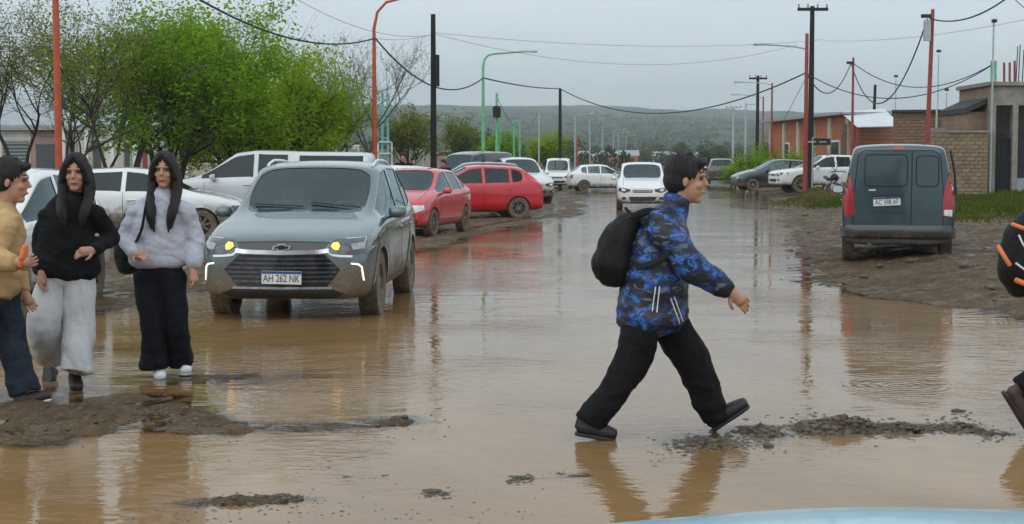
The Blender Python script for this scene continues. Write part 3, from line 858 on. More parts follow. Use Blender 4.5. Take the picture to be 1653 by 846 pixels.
p, nn = sk.hit(0, .775, 'x', 1)                    # the emblem on the bar
bow = [(-.105, -.022), (-.042, -.022), (-.042, -.042), (.042, -.042), (.042, -.022), (.085, -.022), (.105, .022), (.042, .022), (.042, .042), (-.042, .042), (-.042, .022), (-.085, .022)]
em = MB().prism([(a * .92, b * .85) for a, b in bow], 0, .016, 'X').build('emblem', M['chrome'], suv, fix=True)
em.location = (p.x + .012, 0, .775)
e2 = MB().prism([(a * .74, b * .58) for a, b in bow], .0, .020, 'X').build('emblem_fill', M['gloss_black'], em, fix=True)
for sg in (1, -1):
    rp = [sk.hit(x, sg * .60, 'z', 1)[0] for x in (.02, -.3, -.6, -.9, -1.2)]
    MB().tube([rp[0], rp[0] + Vector((-.08, 0, .035))] + [q + Vector((0, 0, .04)) for q in rp[1:-1]] + [rp[-1] + Vector((.08, 0, .035)), rp[-1]], .015, 8).build('roof_rail', M['chrome'], suv, True)
    # black wheel arch trim
    for x in SPECS['suv']['wb']:
        ar = MB()
        sk.strip([(x + .43 * math.cos(a), .345 + .43 * math.sin(a)) for a in np.linspace(R(-12), R(192), 18)], 'y', sg, '', None, None, .06, .012, .5, ar)
        ar.build('arch_trim', M['black_mud'], sbody, True)
MB().box((.17, 0, 1.45), (.04, .20, .07)).build('rear_view_mirror', M['cabin'], suv)
for a, b in (((.885, .60), (.82, .05)), ((.885, -.02), (.82, -.56))):
    MB().tube([sk.hit(*a, 'z', 1)[0] + Vector((0, 0, .012)), sk.hit(*b, 'z', 1)[0] + Vector((0, 0, .015))], .008, 5).build('wiper', M['black'], suv)

# ------------------------------------------------------------------ the other vehicles
def by_wheel(spec, front, left, px, py, head, z=0.0, sink=.02):
    """where a car stands whose front or rear, left or right tyre meets the ground at a pixel"""
    p = G(px, py, z)
    h = Vector((math.cos(head), math.sin(head), 0)); lf = Vector((-h.y, h.x, 0))
    c = p - h * spec['wb'][0 if front else 1] - lf * (spec['W'] / 2 * (1 if left else -1))
    return (c.x, c.y, hz(c.x, c.y) - sink if z is None else z - sink)
P_RED = paint_mat('red_paint', (0.60, 0.02, 0.035), 0.34, 0.62, 0, .3)
P_RED2 = paint_mat('bright_red_paint', (0.56, 0.004, 0.014), 0.26, 0.55)
P_WHITE = paint_mat('white_paint', (0.78, 0.79, 0.78), 0.50, 0.75)
P_WHITE_M = paint_mat('very_muddy_white_paint', (0.72, 0.73, 0.72), 0.66, 1.05)
P_SILVER = paint_mat('silver_paint', (0.56, 0.58, 0.60), 0.42, 0.8, 0.1)
P_DARK = paint_mat('dark_blue_grey_paint', (0.025, 0.035, 0.05), 0.50, 0.75, 0.3)
P_CHAR = paint_mat('charcoal_paint', (0.04, 0.045, 0.047), 0.5, 0.8, 0.3)
P_MAROON = paint_mat('dull_maroon_paint', (0.16, 0.06, 0.065), 0.4, 0.7, 0.3)
P_VAN = paint_mat('slate_van_paint', (0.026, 0.056, 0.068), 0.40, 0.72, 0.35, 0.30)
P_SKY = mat('light_blue_paint', (0.36, 0.58, 0.68), 0.3, 0, var=0.12, scale=5, coat=0.5)

H_ = SPECS['hatch']; S_ = SPECS['suv']; K_ = SPECS['pickup']; V_ = SPECS['van']; D_ = SPECS['sedan']
car('hatch', 'hatchback', 'red hatchback facing forward behind the grey SUV, pale headlights', 'car', by_wheel(H_, True, True, 703, 381, R(-104)), R(-104), P_RED, 'steel', lens='lens_white')
fs = scaled(H_, 1.02, 1.03, 1.01)
car('hatch', 'hatchback', 'red hatchback with dark side windows parked crosswise, its tail to the road', 'car', by_wheel(fs, False, True, 838, 352, R(193)), R(193), P_RED2, 'alloy7', spec=fs, glass='all_dark')
aw = scaled(S_, 1.08, .94, .98)
car('suv', 'estate_car', 'white car with wide side windows behind the walking girls', 'car', by_wheel(aw, True, True, 36, 521, R(-90)), R(-90), P_WHITE, 'steel', spec=aw, glass='glass_dark')
bw = G(400, 388)
car('sedan', 'sedan', 'white sedan with muddy black lower body, nose behind the grey SUV', 'car', (bw.x - 2.1, bw.y, hz(bw.x - 2.1, bw.y) - .03), R(2), P_WHITE_M, 'steel', glass='all_dark')
c_ = W(421, 300, 33.5)
car('pickup', 'pickup_truck', 'silver white double cab pickup with canopy and dark side windows', 'pickup', (c_.x, 33.5, hz(c_.x, 33.5) - .0), R(180), P_SILVER, 'alloy7', glass='all_dark')
c_ = W(612, 300, 39)
car('hatch', 'hatchback', 'white hatchback of which only the roof shows behind the red hatchback', 'car', (c_.x, 39, hz(c_.x, 39) - .0), R(200), P_WHITE, 'steel')
c_ = W(756, 300, 57)
vv = scaled(V_, 1.05, 1.06, 1.02)
car('van', 'passenger_van', 'dark slate van with shiny roof beyond the two red hatchbacks', 'van', (c_.x, 57, hz(c_.x, 57) + .06), R(238), P_CHAR, 'steel', spec=vv)
c_ = W(752, 300, 49)
car('suv', 'suv', 'dull maroon car parked just behind the crosswise red hatchback', 'car', (c_.x, 49, hz(c_.x, 49) - .02), R(186), P_MAROON, 'steel', spec=scaled(S_, 1.0, .98))
car('suv', 'suv', 'mud caked white four wheel drive behind the tail of the red hatchback', 'car', by_wheel(S_, True, True, 889, 328, R(-72)), R(-72), P_WHITE_M, 'steel', spec=scaled(S_, .95, 1.09))
c_ = G(902, 305)
car('van', 'delivery_van', 'white van with black bumper facing down the flooded road', 'van', (c_.x, c_.y + 1.4, -.02), R(-93), P_WHITE, 'steel')
ks = scaled(H_, .93, .98, .96)
car('hatch', 'hatchback', 'small white hatchback crossing the road at the far end', 'car', by_wheel(ks, False, False, 943, 309, R(8)), R(8), P_WHITE, 'steel', spec=ks)
c_ = G(1041, 338)
car('suv', 'suv', 'white car driving down the flooded road behind the boy in blue', 'car', (c_.x, c_.y + 1.3, -.03), R(-94), P_WHITE, 'steel', spec=scaled(S_, .97, .97, .97), plate_txt=None)
zr = .2
car('hatch', 'hatchback', 'dark blue grey hatchback parked on the right bank, mud along its side', 'car', by_wheel(fs, True, True, 1216, 308, R(187), zr), R(187), P_DARK, 'alloy7', spec=fs)
car('pickup', 'pickup_truck', 'white pickup with dark front arches parked by the spoil heap', 'pickup', by_wheel(K_, True, True, 1294, 311, R(189), zr), R(189), P_WHITE, 'alloy7', spec=scaled(K_, 1.0, .94), glass='all_dark')
c_ = W(1248, 300, 78)
car('hatch', 'hatchback', 'pale green grey car half hidden behind the dark hatchback', 'car', (c_.x, 78, .2), R(195), P_SILVER, 'steel')
c_ = W(1163, 299, 97)
car('suv', 'suv', 'black four wheel drive parked at the far end of the right bank', 'car', (c_.x, 97, .12), R(84), P_CHAR, 'steel', glass='all_dark')
# the light blue car the photographer stands behind: only the roof shows at the foot of the picture
lb = scaled(H_, .98, .935, .98)
car('hatch', 'hatchback', 'light blue hatchback whose wet roof shows along the bottom edge', 'car', (.03, .80, hz(.4, .8) - .004), R(180), P_SKY, 'steel', spec=lb, interior=True, glass='all_dark')

# ------------------------------------------------------------------ the slate van seen from behind
HV = R(77.5)
vy = 23.2
vx = (W(1366, 415, vy).x + W(1526, 415, vy).x) / 2
hv = Vector((math.cos(HV), math.sin(HV), 0))
vz = .5 * (hz(vx - .7, vy) + hz(vx + .7, vy))
kan, kbody, kk = car('van', 'delivery_van', 'slate grey delivery van parked on the right bank with blank rear doors', 'van', (vx + hv.x * 1.30, vy + hv.y * 1.30, vz - .03), HV, P_VAN, 'steel', lamps=False, trim=False)
def rpoly(y0, y1, z0, z1, r=.07, k=4):
    """rounded rectangle"""
    out = []
    for cy, cz, a0 in ((y1 - r, z1 - r, 0), (y0 + r, z1 - r, 90), (y0 + r, z0 + r, 180), (y1 - r, z0 + r, 270)):
        for j in range(k + 1): out.append((cy + r * math.cos(R(a0 + 90 * j / k)), cz + r * math.sin(R(a0 + 90 * j / k))))
    return out
for (y0, y1, z0, z1) in ((-.125, .50, 1.15, 1.63), (-.58, -.255, 1.15, 1.61)):
    rp = rpoly(y0, y1, z0, z1)
    kk.strip(rp + rp[:1], 'x', -1, 'window_moulding', M['seam'], kbody, .014, .004, .05)
    kk.patch([(y * .985 + (y0 + y1) * .0075, z) for y, z in rpoly(y0 + .012, y1 - .012, z0 + .012, z1 - .012)], 'x', -1, 'blank_window', P_VAN, kbody, .010, n=1, edge=.004)
kk.strip([(-.19, .52), (-.19, 1.70)], 'x', -1, 'door_gap', M['seam'], kbody, .014, .003, .06)
kk.strip([(.66, .52), (.66, 1.0), (.60, 1.62), (.52, 1.69), (-.5, 1.69), (-.60, 1.62), (-.66, 1.0), (-.66, .52)], 'x', -1, 'door_gap', M['seam'], kbody, .012, .003, .06)
kk.strip([(.62, .78), (-.16, .78)], 'x', -1, 'door_crease', P_VAN, kbody, .035, .010, .06)
kk.strip([(-.22, .78), (-.62, .78)], 'x', -1, 'door_crease', P_VAN, kbody, .035, .010, .06)
kk.strip([(.52, 1.10), (-.14, 1.10)], 'x', -1, 'door_crease', P_VAN, kbody, .02, .007, .06)
kk.strip([(-.24, 1.08), (-.56, 1.08)], 'x', -1, 'door_crease', P_VAN, kbody, .02, .007, .06)
for sg in (1, -1):
    kk.patch([(sg * y, z) for y, z in ((.795, 1.36), (.73, 1.36), (.655, 1.02), (.65, .72), (.79, .68), (.81, 1.0))], 'x', -1, 'tail_light', M['red_lens'], kbody, .012, n=4)
    kk.patch([(sg * y, z) for y, z in ((.785, .80), (.67, .80), (.665, .72), (.785, .70))], 'x', -1, 'reversing_lamp', M['lens_white'] if sg < 0 else M['red_lens'], kbody, .016, n=2, edge=.004)
kk.patch([(.08, 1.745), (-.06, 1.745), (-.06, 1.705), (.08, 1.705)], 'x', -1, 'brake_light', M['red_lens'], kbody, .012, n=2)
kk.strip([(.42, 1.015), (-.08, 1.015)], 'x', -1, 'handle_bar', M['black'], kbody, .055, .022, .06)
kk.strip([(.44, 1.095), (.34, 1.095)], 'x', -1, 'badge', M['chrome'], kbody, .025, .012, .03)
kk.patch([(-.30 + .05 * math.cos(q), .93 + .055 * math.sin(q)) for q in np.linspace(0, 2 * math.pi, 9)[:-1]], 'x', -1, 'door_lock', M['black_mud'], kbody, .01, n=1)
p, nn = kk.hit(.17, .92, 'x', -1)
plate(kan, p.x - .014, .925, 'AC 588 AF', -1, .17, R(3))
bm_ = MB()                                            # wrap-round rear bumper
prof_b = [(-2.06, y) for y in np.linspace(-.66, .66, 9)]
path = [(-1.60, -.855), (-1.85, -.85), (-1.99, -.79)] + prof_b + [(-1.99, .79), (-1.85, .85), (-1.60, .855)]
vs, fsq = [], []
for (x, y) in path:
    for (dz, out) in ((.36, .02), (.40, 0), (.50, -.01), (.56, .01), (.575, .06)):
        vs.append((x + out, y * (1 - out * .5), dz))
for i in range(len(path) - 1):
    for j in range(4): fsq.append((i * 5 + j, i * 5 + j + 1, i * 5 + j + 6, i * 5 + j + 5))
bm_.add(vs, fsq)
bo = bm_.build('rear_bumper', M['black_mud'], kan, True, fix=True)
so = bo.modifiers.new('t', 'SOLIDIFY'); so.thickness = .02
MB().tube([(-1.3, -.62, .30), (-1.3, .62, .30)], .04, 10).build('rear_axle', M['black_mud'], kan, True)
MB().tube([(-2.0, .42, .27), (-1.4, .42, .28)], .028, 10).build('exhaust_pipe', M['black_mud'], kan, True)
# ------------------------------------------------------------------ people
def cloth(name, col, rough=0.85, var=0.25, scale=9, bscale=26, bump=0.7):
    return mat(name, col, rough, 0, var, scale, bump, bscale, spec=0.25)
M['skin'] = mat('skin', (0.46, 0.25, 0.165), 0.5, 0, 0.08, 14, 0.05, 120, spec=0.4)
M['lip'] = mat('lips', (0.34, 0.12, 0.10), 0.45, 0, 0.1)
M['eye'] = mat('eye', (0.03, 0.02, 0.016), 0.15, 0, 0.1)
M['hair'] = mat('black_hair', (0.009, 0.007, 0.006), 0.5, 0, 0.5, 30, 0.9, 60, stretch=(6, 6, 0.5))
M['black_cloth'] = cloth('black_cotton', (0.006, 0.006, 0.007))
M['black_nylon'] = cloth('black_nylon', (0.006, 0.006, 0.0065), 0.6)
M['grey_fleece'] = cloth('light_grey_sweatshirt', (0.47, 0.48, 0.55), 0.95, 0.12, 5, 30, 0.8)
M['pale_cotton'] = cloth('pale_grey_trousers', (0.56, 0.57, 0.58), 0.9, 0.10, 4)
M['jeans'] = cloth('dark_blue_denim', (0.020, 0.028, 0.042), 0.9, 0.35, 14)
M['navy'] = cloth('near_black_trousers', (0.006, 0.0065, 0.010), 0.85, 0.3, 10)
M['tan'] = cloth('tan_jacket_cloth', (0.50, 0.33, 0.16), 0.85, 0.15, 6)
M['white_rubber'] = mat('white_shoe', (0.74, 0.74, 0.72), 0.5, 0, 0.12, 12)
M['black_shoe'] = mat('black_shoe', (0.014, 0.014, 0.015), 0.5, 0, 0.4, 18)
M['brown_shoe'] = mat('dark_brown_shoe', (0.05, 0.028, 0.02), 0.55, 0, 0.4, 18)
M['orange'] = mat('orange_trim', (0.75, 0.19, 0.05), 0.5, 0, 0.15, 10)
M['white_trim'] = mat('white_trim', (0.75, 0.75, 0.76), 0.5, 0, 0.08, 10)
# blue camouflage print
m, n, l, b = new_mat('blue_camouflage_nylon')
ca = noise_node(n, l, 12.0, 3, 0.55, 'Object', (0.75, 1, 1.35), 0.4)
cb = noise_node(n, l, 17.0, 3, 0.5, 'Object', (0.8, 1, 1.3), 0.8)
r1 = ramp(n, l, ca.outputs['Fac'], [(0.0, (0.008, 0.011, 0.022)), (0.45, (0.012, 0.022, 0.06)), (0.53, (0.014, 0.07, 0.29)), (0.595, (0.04, 0.17, 0.52)), (0.65, (0.015, 0.045, 0.16))])
r1.color_ramp.interpolation = 'CONSTANT'
r2 = ramp(n, l, cb.outputs['Fac'], [(0.0, (0, 0, 0)), (0.555, (1, 1, 1))]); r2.color_ramp.interpolation = 'CONSTANT'
mx = n.new('ShaderNodeMixRGB'); l.new(r2.outputs[0], mx.inputs[0]); l.new(r1.outputs[0], mx.inputs[1]); mx.inputs[2].default_value = (0.012, 0.014, 0.022, 1)
cc = noise_node(n, l, 17.0, 2, 0.5, 'Object', (0.6, 1, 1.6), 0.6)
r3 = ramp(n, l, cc.outputs['Fac'], [(0.0, (0, 0, 0)), (0.62, (1, 1, 1))]); r3.color_ramp.interpolation = 'CONSTANT'
mx2 = n.new('ShaderNodeMixRGB'); l.new(r3.outputs[0], mx2.inputs[0]); l.new(mx.outputs[0], mx2.inputs[1]); mx2.inputs[2].default_value = (0.10, 0.115, 0.15, 1)
l.new(mx2.outputs[0], b.inputs['Base Color']); b.inputs['Roughness'].default_value = 0.5
bp = n.new('ShaderNodeBump'); bp.inputs['Strength'].default_value = 0.3; bp.inputs['Distance'].default_value = 0.01
l.new(noise_node(n, l, 45, 4, 0.6).outputs['Fac'], bp.inputs['Height']); l.new(bp.outputs[0], b.inputs['Normal'])
M['camo'] = m

def limb(mb, pts, rad, flat=1.0, up=None, n=14, k=5, cap=True):
    """rounded tapering tube along a smooth path"""
    pts = [Vector(p) for p in pts]
    m = len(pts)
    P, Rr, Fl = [], [], []
    if not isinstance(flat, (list, tuple)): flat = [flat] * m
    for i in range(m - 1):
        p0, p1, p2, p3 = pts[max(i - 1, 0)], pts[i], pts[i + 1], pts[min(i + 2, m - 1)]
        for j in range(k):
            t = j / k
            P.append(0.5 * ((2 * p1) + (p2 - p0) * t + (2 * p0 - 5 * p1 + 4 * p2 - p3) * t * t + (3 * p1 - p0 - 3 * p2 + p3) * t ** 3))
            s = t * t * (3 - 2 * t)
            Rr.append(rad[i] * (1 - s) + rad[i + 1] * s); Fl.append(flat[i] * (1 - s) + flat[i + 1] * s)
    P.append(pts[-1]); Rr.append(rad[-1]); Fl.append(flat[-1])
    if cap:
        d0, d1 = (P[0] - P[1]).normalized(), (P[-1] - P[-2]).normalized()
        for a, q in ((.35, .94), (.7, .71), (.95, .3)):
            P.insert(0, pts[0] + d0 * rad[0] * a * .6); Rr.insert(0, rad[0] * q); Fl.insert(0, flat[0])
            P.append(pts[-1] + d1 * rad[-1] * a * .6); Rr.append(rad[-1] * q); Fl.append(flat[-1])
    N = len(P)
    t0 = (P[1] - P[0]).normalized()
    up = Vector(up) if up is not None else (Vector((0, 0, 1)) if abs(t0.z) < .8 else Vector((0, 1, 0)))
    vs, a = [], None
    for i, p in enumerate(P):
        t = (P[min(i + 1, N - 1)] - P[max(i - 1, 0)]).normalized()
        a = (up - t * up.dot(t)).normalized() if a is None else (a - t * a.dot(t)).normalized()
        bb = t.cross(a)
        for q in range(n):
            an = 2 * math.pi * q / n
            vs.append(p + (bb * math.cos(an) * Fl[i] + a * math.sin(an)) * Rr[i])
    fs = [(i * n + q, i * n + (q + 1) % n, (i + 1) * n + (q + 1) % n, (i + 1) * n + q) for i in range(N - 1) for q in range(n)]
    fs += [tuple(range(n))[::-1], tuple((N - 1) * n + q for q in range(n))]
    mb.add(vs, fs)
def ball(mb, c, r, M3=None, nu=16, nv=10):
    c = Vector(c); M3 = M3 or Matrix.Identity(3)
    vs = [c + M3 @ Vector((r[0] * math.sin(math.pi * i / nv) * math.cos(2 * math.pi * j / nu), r[1] * math.sin(math.pi * i / nv) * math.sin(2 * math.pi * j / nu), r[2] * math.cos(math.pi * i / nv))) for i in range(1, nv) for j in range(nu)]
    vs += [c + M3 @ Vector((0, 0, r[2])), c + M3 @ Vector((0, 0, -r[2]))]
    fs = [((i) * nu + j, (i + 1) * nu + j, (i + 1) * nu + (j + 1) % nu, i * nu + (j + 1) % nu) for i in range(nv - 2) for j in range(nu)]
    T = len(vs) - 2
    fs += [(T, j, (j + 1) % nu) for j in range(nu)] + [(T + 1, (nv - 2) * nu + (j + 1) % nu, (nv - 2) * nu + j) for j in range(nu)]
    mb.add(vs, fs)
_tex = {}
def fold_tex(sc):
    if sc not in _tex:
        t = bpy.data.textures.new('folds', 'CLOUDS'); t.noise_scale = sc; t.noise_depth = 2
        _tex[sc] = t
    return _tex[sc]
def wrinkle(me, kind):
    """folds of cloth or locks of hair pressed into a surface"""
    n_ = len(me.vertices)
    co = np.empty(n_ * 3, np.float32); me.vertices.foreach_get('co', co); co = co.reshape(-1, 3).astype(float)
    no = np.empty(n_ * 3, np.float32); me.vertices.foreach_get('normal', no); no = no.reshape(-1, 3)
    x, y, z = co[:, 0], co[:, 1], co[:, 2]
    u_ = x + .8 * y
    if kind == 'legs':
        d = .016 * fbm(u_ * 9 + z * 3, z * 2.0, 3, 2) + .011 * fbm(u_ * 4 - z * 8, z * 11, 3, 4) * (.4 + sstep(.45, .1, z)) - .014 * np.abs(fbm(u_ * 7 + z * 7, z * 5, 2, 6)) - .010 * np.abs(fbm(u_ * 5 - z * 9, z * 8 + u_ * 4, 2, 9))
    elif kind == 'baggy':
        d = .030 * fbm(u_ * 10 + z * 2, z * 1.5, 3, 2) + .010 * fbm(u_ * 4 - z * 4, z * 4, 3, 4) - .020 * np.abs(fbm(u_ * 9 + z * 2.5, z * 2, 2, 6))
    elif kind == 'jacket':
        d = .017 * fbm(u_ * 4, z * 9 + x * 5, 3, 2) + .007 * fbm(u_ * 9 + z * 6, z * 17, 3, 4) - .018 * np.abs(fbm(u_ * 4 + z * 5, z * 8 - x * 4, 2, 8))
    elif kind == 'fleece':
        d = .018 * fbm(u_ * 6 + z * 7, z * 8, 3, 2) + .006 * fbm(u_ * 8 - z * 9, z * 14, 3, 4) - .018 * np.abs(fbm(u_ * 5 + z * 6, z * 6 - u_ * 4, 2, 8))
    else:
        th = np.arctan2(y - y.mean(), x - x.mean())
        d = .007 * fbm(th * 13, z * 3.0, 3, 2) + .004 * fbm(th * 34, z * 5, 2, 4)
    if kind != 'hair': d = d + .006
    co += no * d[:, None]
    me.vertices.foreach_set('co', co.astype(np.float32).ravel()); me.update()
def blend(mb, name, m, parent, vox=.011, smooth=4, folds=()):
    """one continuous surface out of overlapping shapes"""
    o = mb.build(name, m, None, fix=True)
    r = o.modifiers.new('r', 'REMESH'); r.mode = 'VOXEL'; r.voxel_size = vox; r.use_smooth_shade = True
    if smooth:
        s = o.modifiers.new('s', 'SMOOTH'); s.iterations = smooth; s.factor = .5
    for sc, st in folds if not isinstance(folds, str) else ():
        d = o.modifiers.new('d', 'DISPLACE'); d.texture = fold_tex(sc); d.strength = st; d.mid_level = .5
    me = evaluated(o)
    if isinstance(folds, str): wrinkle(me, folds)
    me.shade_smooth()
    me.materials.clear()
    return link_mesh(name, me, m, parent)
def hand(mb, w, d, pn, side, curl=.5, sc=1.0):
    """palm and five fingers; d points to the fingertips, pn out of the palm"""
    d = Vector(d).normalized(); pn = Vector(pn); pn = (pn - d * pn.dot(d)).normalized()
    lat = d.cross(pn) * side                      # towards the thumb
    w = Vector(w)
    limb(mb, [w - d * .02, w + d * .03, w + d * .085], [.026 * sc, .036 * sc, .039 * sc], [1.0, .5 * 2, 1.05], pn, 10, 3)
    for k, L in enumerate((.066, .075, .070, .055)):
        base = w + d * .085 * sc + lat * (.034 - .0225 * k) * sc
        p, q, a = base, d.copy(), 0
        ch = [base - d * .02]
        for j, f in enumerate((.45, .32, .28)):
            a = curl * (.35 + .45 * j) + .05 * k
            q = (d * math.cos(a) + pn * math.sin(a)).normalized()
            p = p + q * L * f * sc * 1.05
            ch.append(p)
        limb(mb, ch, [.0088 * sc, .0085 * sc, .0078 * sc, .0066 * sc], 1.0, None, 8, 3)
    t0 = w + d * .022 + lat * .022
    limb(mb, [t0, t0 + (d * .5 + lat * .75 + pn * .25).normalized() * .04 * sc, t0 + (d * .5 + lat * .75 + pn * .25).normalized() * .04 * sc + (d * .9 + lat * .25 + pn * .35).normalized() * .038 * sc], [.014 * sc, .0115 * sc, .0085 * sc], 1.0, None, 8, 3)
def shoe(parent, heel, toe, m_up, m_sole, w=.088, upv=(0, 0, 1), high=.085, wide=1.0):
    """heel and toe are the ends of the sole"""
    heel, toe = Vector(heel), Vector(toe)
    f = (toe - heel); L = f.length; f.normalize()
    up = Vector(upv); up = (up - f * up.dot(f)).normalized(); lt = up.cross(f)
    def P(x, y, z): return heel + f * (x * L) + lt * y + up * z
    mb = MB()
    limb(mb, [P(.13, 0, .058), P(.35, 0, .056), P(.64, 0, .048), P(.90, 0, .040)], [.047, .050, .046, .036], [.92 * wide, .95 * wide, 1.10 * wide, 1.22 * wide], up, 12, 4)
    limb(mb, [P(.14, 0, .05), P(.17, 0, high + .03)], [.040, .040], 1.0, f, 10, 2)
    o = blend(mb, 'shoe', m_up, parent, .009, 2)
    sb = MB()
    out = [(0, -.55), (.0, .55), (.10, .78), (.35, .80), (.60, .98), (.80, .98), (.95, .70), (1.0, 0), (.95, -.70), (.80, -.98), (.60, -.98), (.35, -.80), (.10, -.78)]
    vs = [P(.02 + x * .95, y * w / 2 * wide, z) for z in (0.0, .022) for x, y in out]
    k = len(out)
    sb.add(vs, [tuple(range(k))[::-1], tuple(range(k, 2 * k))] + [(i, (i + 1) % k, (i + 1) % k + k, i + k) for i in range(k)])
    so_ = sb.build('sole', m_sole, o, fix=True)
    bv = so_.modifiers.new('b', 'BEVEL'); bv.width = .007; bv.segments = 2
    return o

def person(name, label, base, J, cfg):
    """J holds joints relative to base: torso [(point, half depth, width ratio)], head, face, neck, arms [(sh, el, wr, hand dir, palm, side)], legs [(hip, knee, ankle)], shoes [(heel, toe)]"""
    root = thing(name, label, 'person', base)
    lod = cfg.get('lod', 1.0)
    lat = Vector(J['lat']); fwd = Vector(J['fwd'])
    # body: one continuous skin from head to ankles
    mb = MB()
    hc, face = Vector(J['head']), Vector(J['face']).normalized()
    hs = cfg.get('head_scale', 1.0)
    zu = Vector(J.get('head_up', (0, 0, 1))); zu = (zu - face * zu.dot(face)).normalized()
    yl = zu.cross(face)
    H3 = Matrix((face, yl, zu)).transposed()
    def hp(x, y, z): return hc + H3 @ (Vector((x, y, z)) * hs)
    def rs(*a): return [q * hs for q in a]
    ball(mb, hp(-.012, 0, .03), rs(.096, .077, .098), H3)
    ball(mb, hp(.018, 0, -.04), rs(.074, .060, .088), H3)
    limb(mb, [hp(.058, 0, -.102), hp(.070, 0, -.106)], rs(.026, .020), 1.3, zu, 10, 2)
    limb(mb, [hp(.083, 0, .018), hp(.098, 0, -.008), hp(.105, 0, -.024)], rs(.009, .011, .014), 1.05, None, 8, 3)
    limb(mb, [hp(.066, .045, .030), hp(.084, .018, .030), hp(.084, -.018, .030), hp(.066, -.045, .030)], rs(.010, .011, .011, .010), 1.0, zu, 8, 3)
    limb(mb, [hp(.080, .020, -.066), hp(.089, 0, -.064), hp(.080, -.020, -.066)], rs(.008, .010, .008), 1.0, zu, 8, 3)
    for s in (1, -1):
        ball(mb, hp(.058, s * .036, -.028), rs(.026, .022, .024), H3)
        ball(mb, hp(-.008, s * .079, -.012), rs(.016, .008, .027), H3)
    nk = Vector(J['neck'])
    limb(mb, [hp(-.022, 0, -.05), hp(-.02, 0, -.10), nk, nk - Vector((0, 0, .06))], [.055 * hs, .050 * hs, .056, .07], 1.0, fwd, 12, 4)
    tor = J['torso']
    limb(mb, [t[0] for t in tor], [t[1] * .66 for t in tor], [t[2] * .90 for t in tor], fwd, 16, 4)
    for (sh_, el, wr_, hd, pn, side, cu) in J['arms']:
        limb(mb, [nk.lerp(Vector(sh_), .55) - Vector((0, 0, .04)), sh_, Vector(sh_).lerp(Vector(el), .5), el, Vector(el).lerp(Vector(wr_), .4), wr_], [.036, .038, .038, .036, .034, .027], 1.0, None, 10, 4)
        hand(mb, wr_, hd, pn, side, cu, cfg.get('hand_scale', 1.0))
    for (hp_, kn, an) in J['legs']:
        limb(mb, [hp_, Vector(hp_).lerp(Vector(kn), .5), kn, Vector(kn).lerp(Vector(an), .35), an], [.062, .062, .050, .050, .036], 1.0, None, 10, 4)
    body = blend(mb, 'body', M['skin'], root, .0055 * lod, 2)
    for s in (1, -1):
        e = MB(); ball(e, hp(.077, s * .030, .010), rs(.008, .014, .008), H3, 10, 6); e.build('eye', M['eye'], body, True)
        eb = MB(); limb(eb, [hp(.083, s * .014, .036), hp(.078, s * .034, .042), hp(.064, s * .050, .036)], rs(.005, .005, .004), 1.0, None, 6, 3); eb.build('eyebrow', M['hair'], body, True)
    lp = MB(); limb(lp, [hp(.086, .019, -.066), hp(.097, 0, -.063), hp(.086, -.019, -.066)], rs(.004, .0055, .004), 1.0, zu, 8, 3); lp.build('lips', M['lip'], body, True)
    # hair
    hb = MB()
    st = cfg.get('hair', 'short')
    ball(hb, hp(-.024, 0, .046), rs(.102, .090, .098), H3)
    ball(hb, hp(-.045, 0, .0), rs(.082, .086, .085), H3)
    if st != 'long': limb(hb, [hp(.070, .04, .088), hp(.076, 0, .098), hp(.066, -.045, .088)], rs(.024, .026, .024), 1.0, None, 8, 3)
    if st == 'long':
        for s in (1, -1): limb(hb, [hp(.045, s * .012, .122), hp(.078, s * .040, .085), hp(.070, s * .068, .03), hp(.045, s * .082, -.05)], rs(.022, .022, .022, .024), 1.0, None, 8, 4)
        ln = cfg.get('hair_len', .42)
        for s in (1, -1):
            for dx, off, lf in ((.02, .082, 1.0), (-.02, .092, 1.04), (-.06, .07, 1.1)):
                p0 = hp(dx, s * off * .82, .045)
                limb(hb, [p0, hp(dx - .005, s * off * 1.02, -.06), hp(dx + .03, s * (off + .006), -.16), hc + face * (max(dx, 0) * .6 + .125) + yl * s * (off - .004) - Vector((0, 0, ln * .72 * lf)), hc + face * (max(dx, 0) * .6 + .135) + yl * s * (off - .02) - Vector((0, 0, ln * lf))], [.026, .030, .028, .026, .008], 1.1, None, 10, 4)
        limb(hb, [hp(-.08, 0, .02), hp(-.10, 0, -.12), hc - face * .10 - Vector((0, 0, ln))], [.07, .075, .03], 1.3, face, 12, 4)
    else:
        for k in range(26):
            q = random.uniform(0, 6.28); e_ = random.uniform(.25, 1.2)
            d = Vector((math.cos(q) * math.cos(e_) * .9, math.sin(q) * math.cos(e_) * .85, math.sin(e_)))
            p0 = hp(-.024 + d.x * .09, d.y * .080, .044 + d.z * .088)
            limb(hb, [p0, p0 + H3 @ (d * .02 + Vector((.008, random.uniform(-.01, .01), .004)))], rs(.012, .005), 1.0, None, 6, 2)
    hair = blend(hb, 'hair', M['hair'], root, .008 * lod, 1, 'hair')
    # clothes
    tp = MB()
    limb(tp, [t[0] for t in tor], [t[1] for t in tor], [t[2] for t in tor], fwd, 20, 5)
    sr = cfg.get('sleeve', (.078, .070, .060, .052))
    for (sh_, el, wr_, hd, pn, side, cu) in J['arms']:
        sh_, el, wr_ = Vector(sh_), Vector(el), Vector(wr_)
        limb(tp, [nk.lerp(sh_, .5) - Vector((0, 0, .05)), sh_, sh_.lerp(el, .5), el, el.lerp(wr_, .5), wr_ - (wr_ - el).normalized() * .01], [sr[0] * .95, sr[0], (sr[0] + sr[1]) / 2, sr[1], sr[2], sr[3]], 1.0, None, 12, 4)
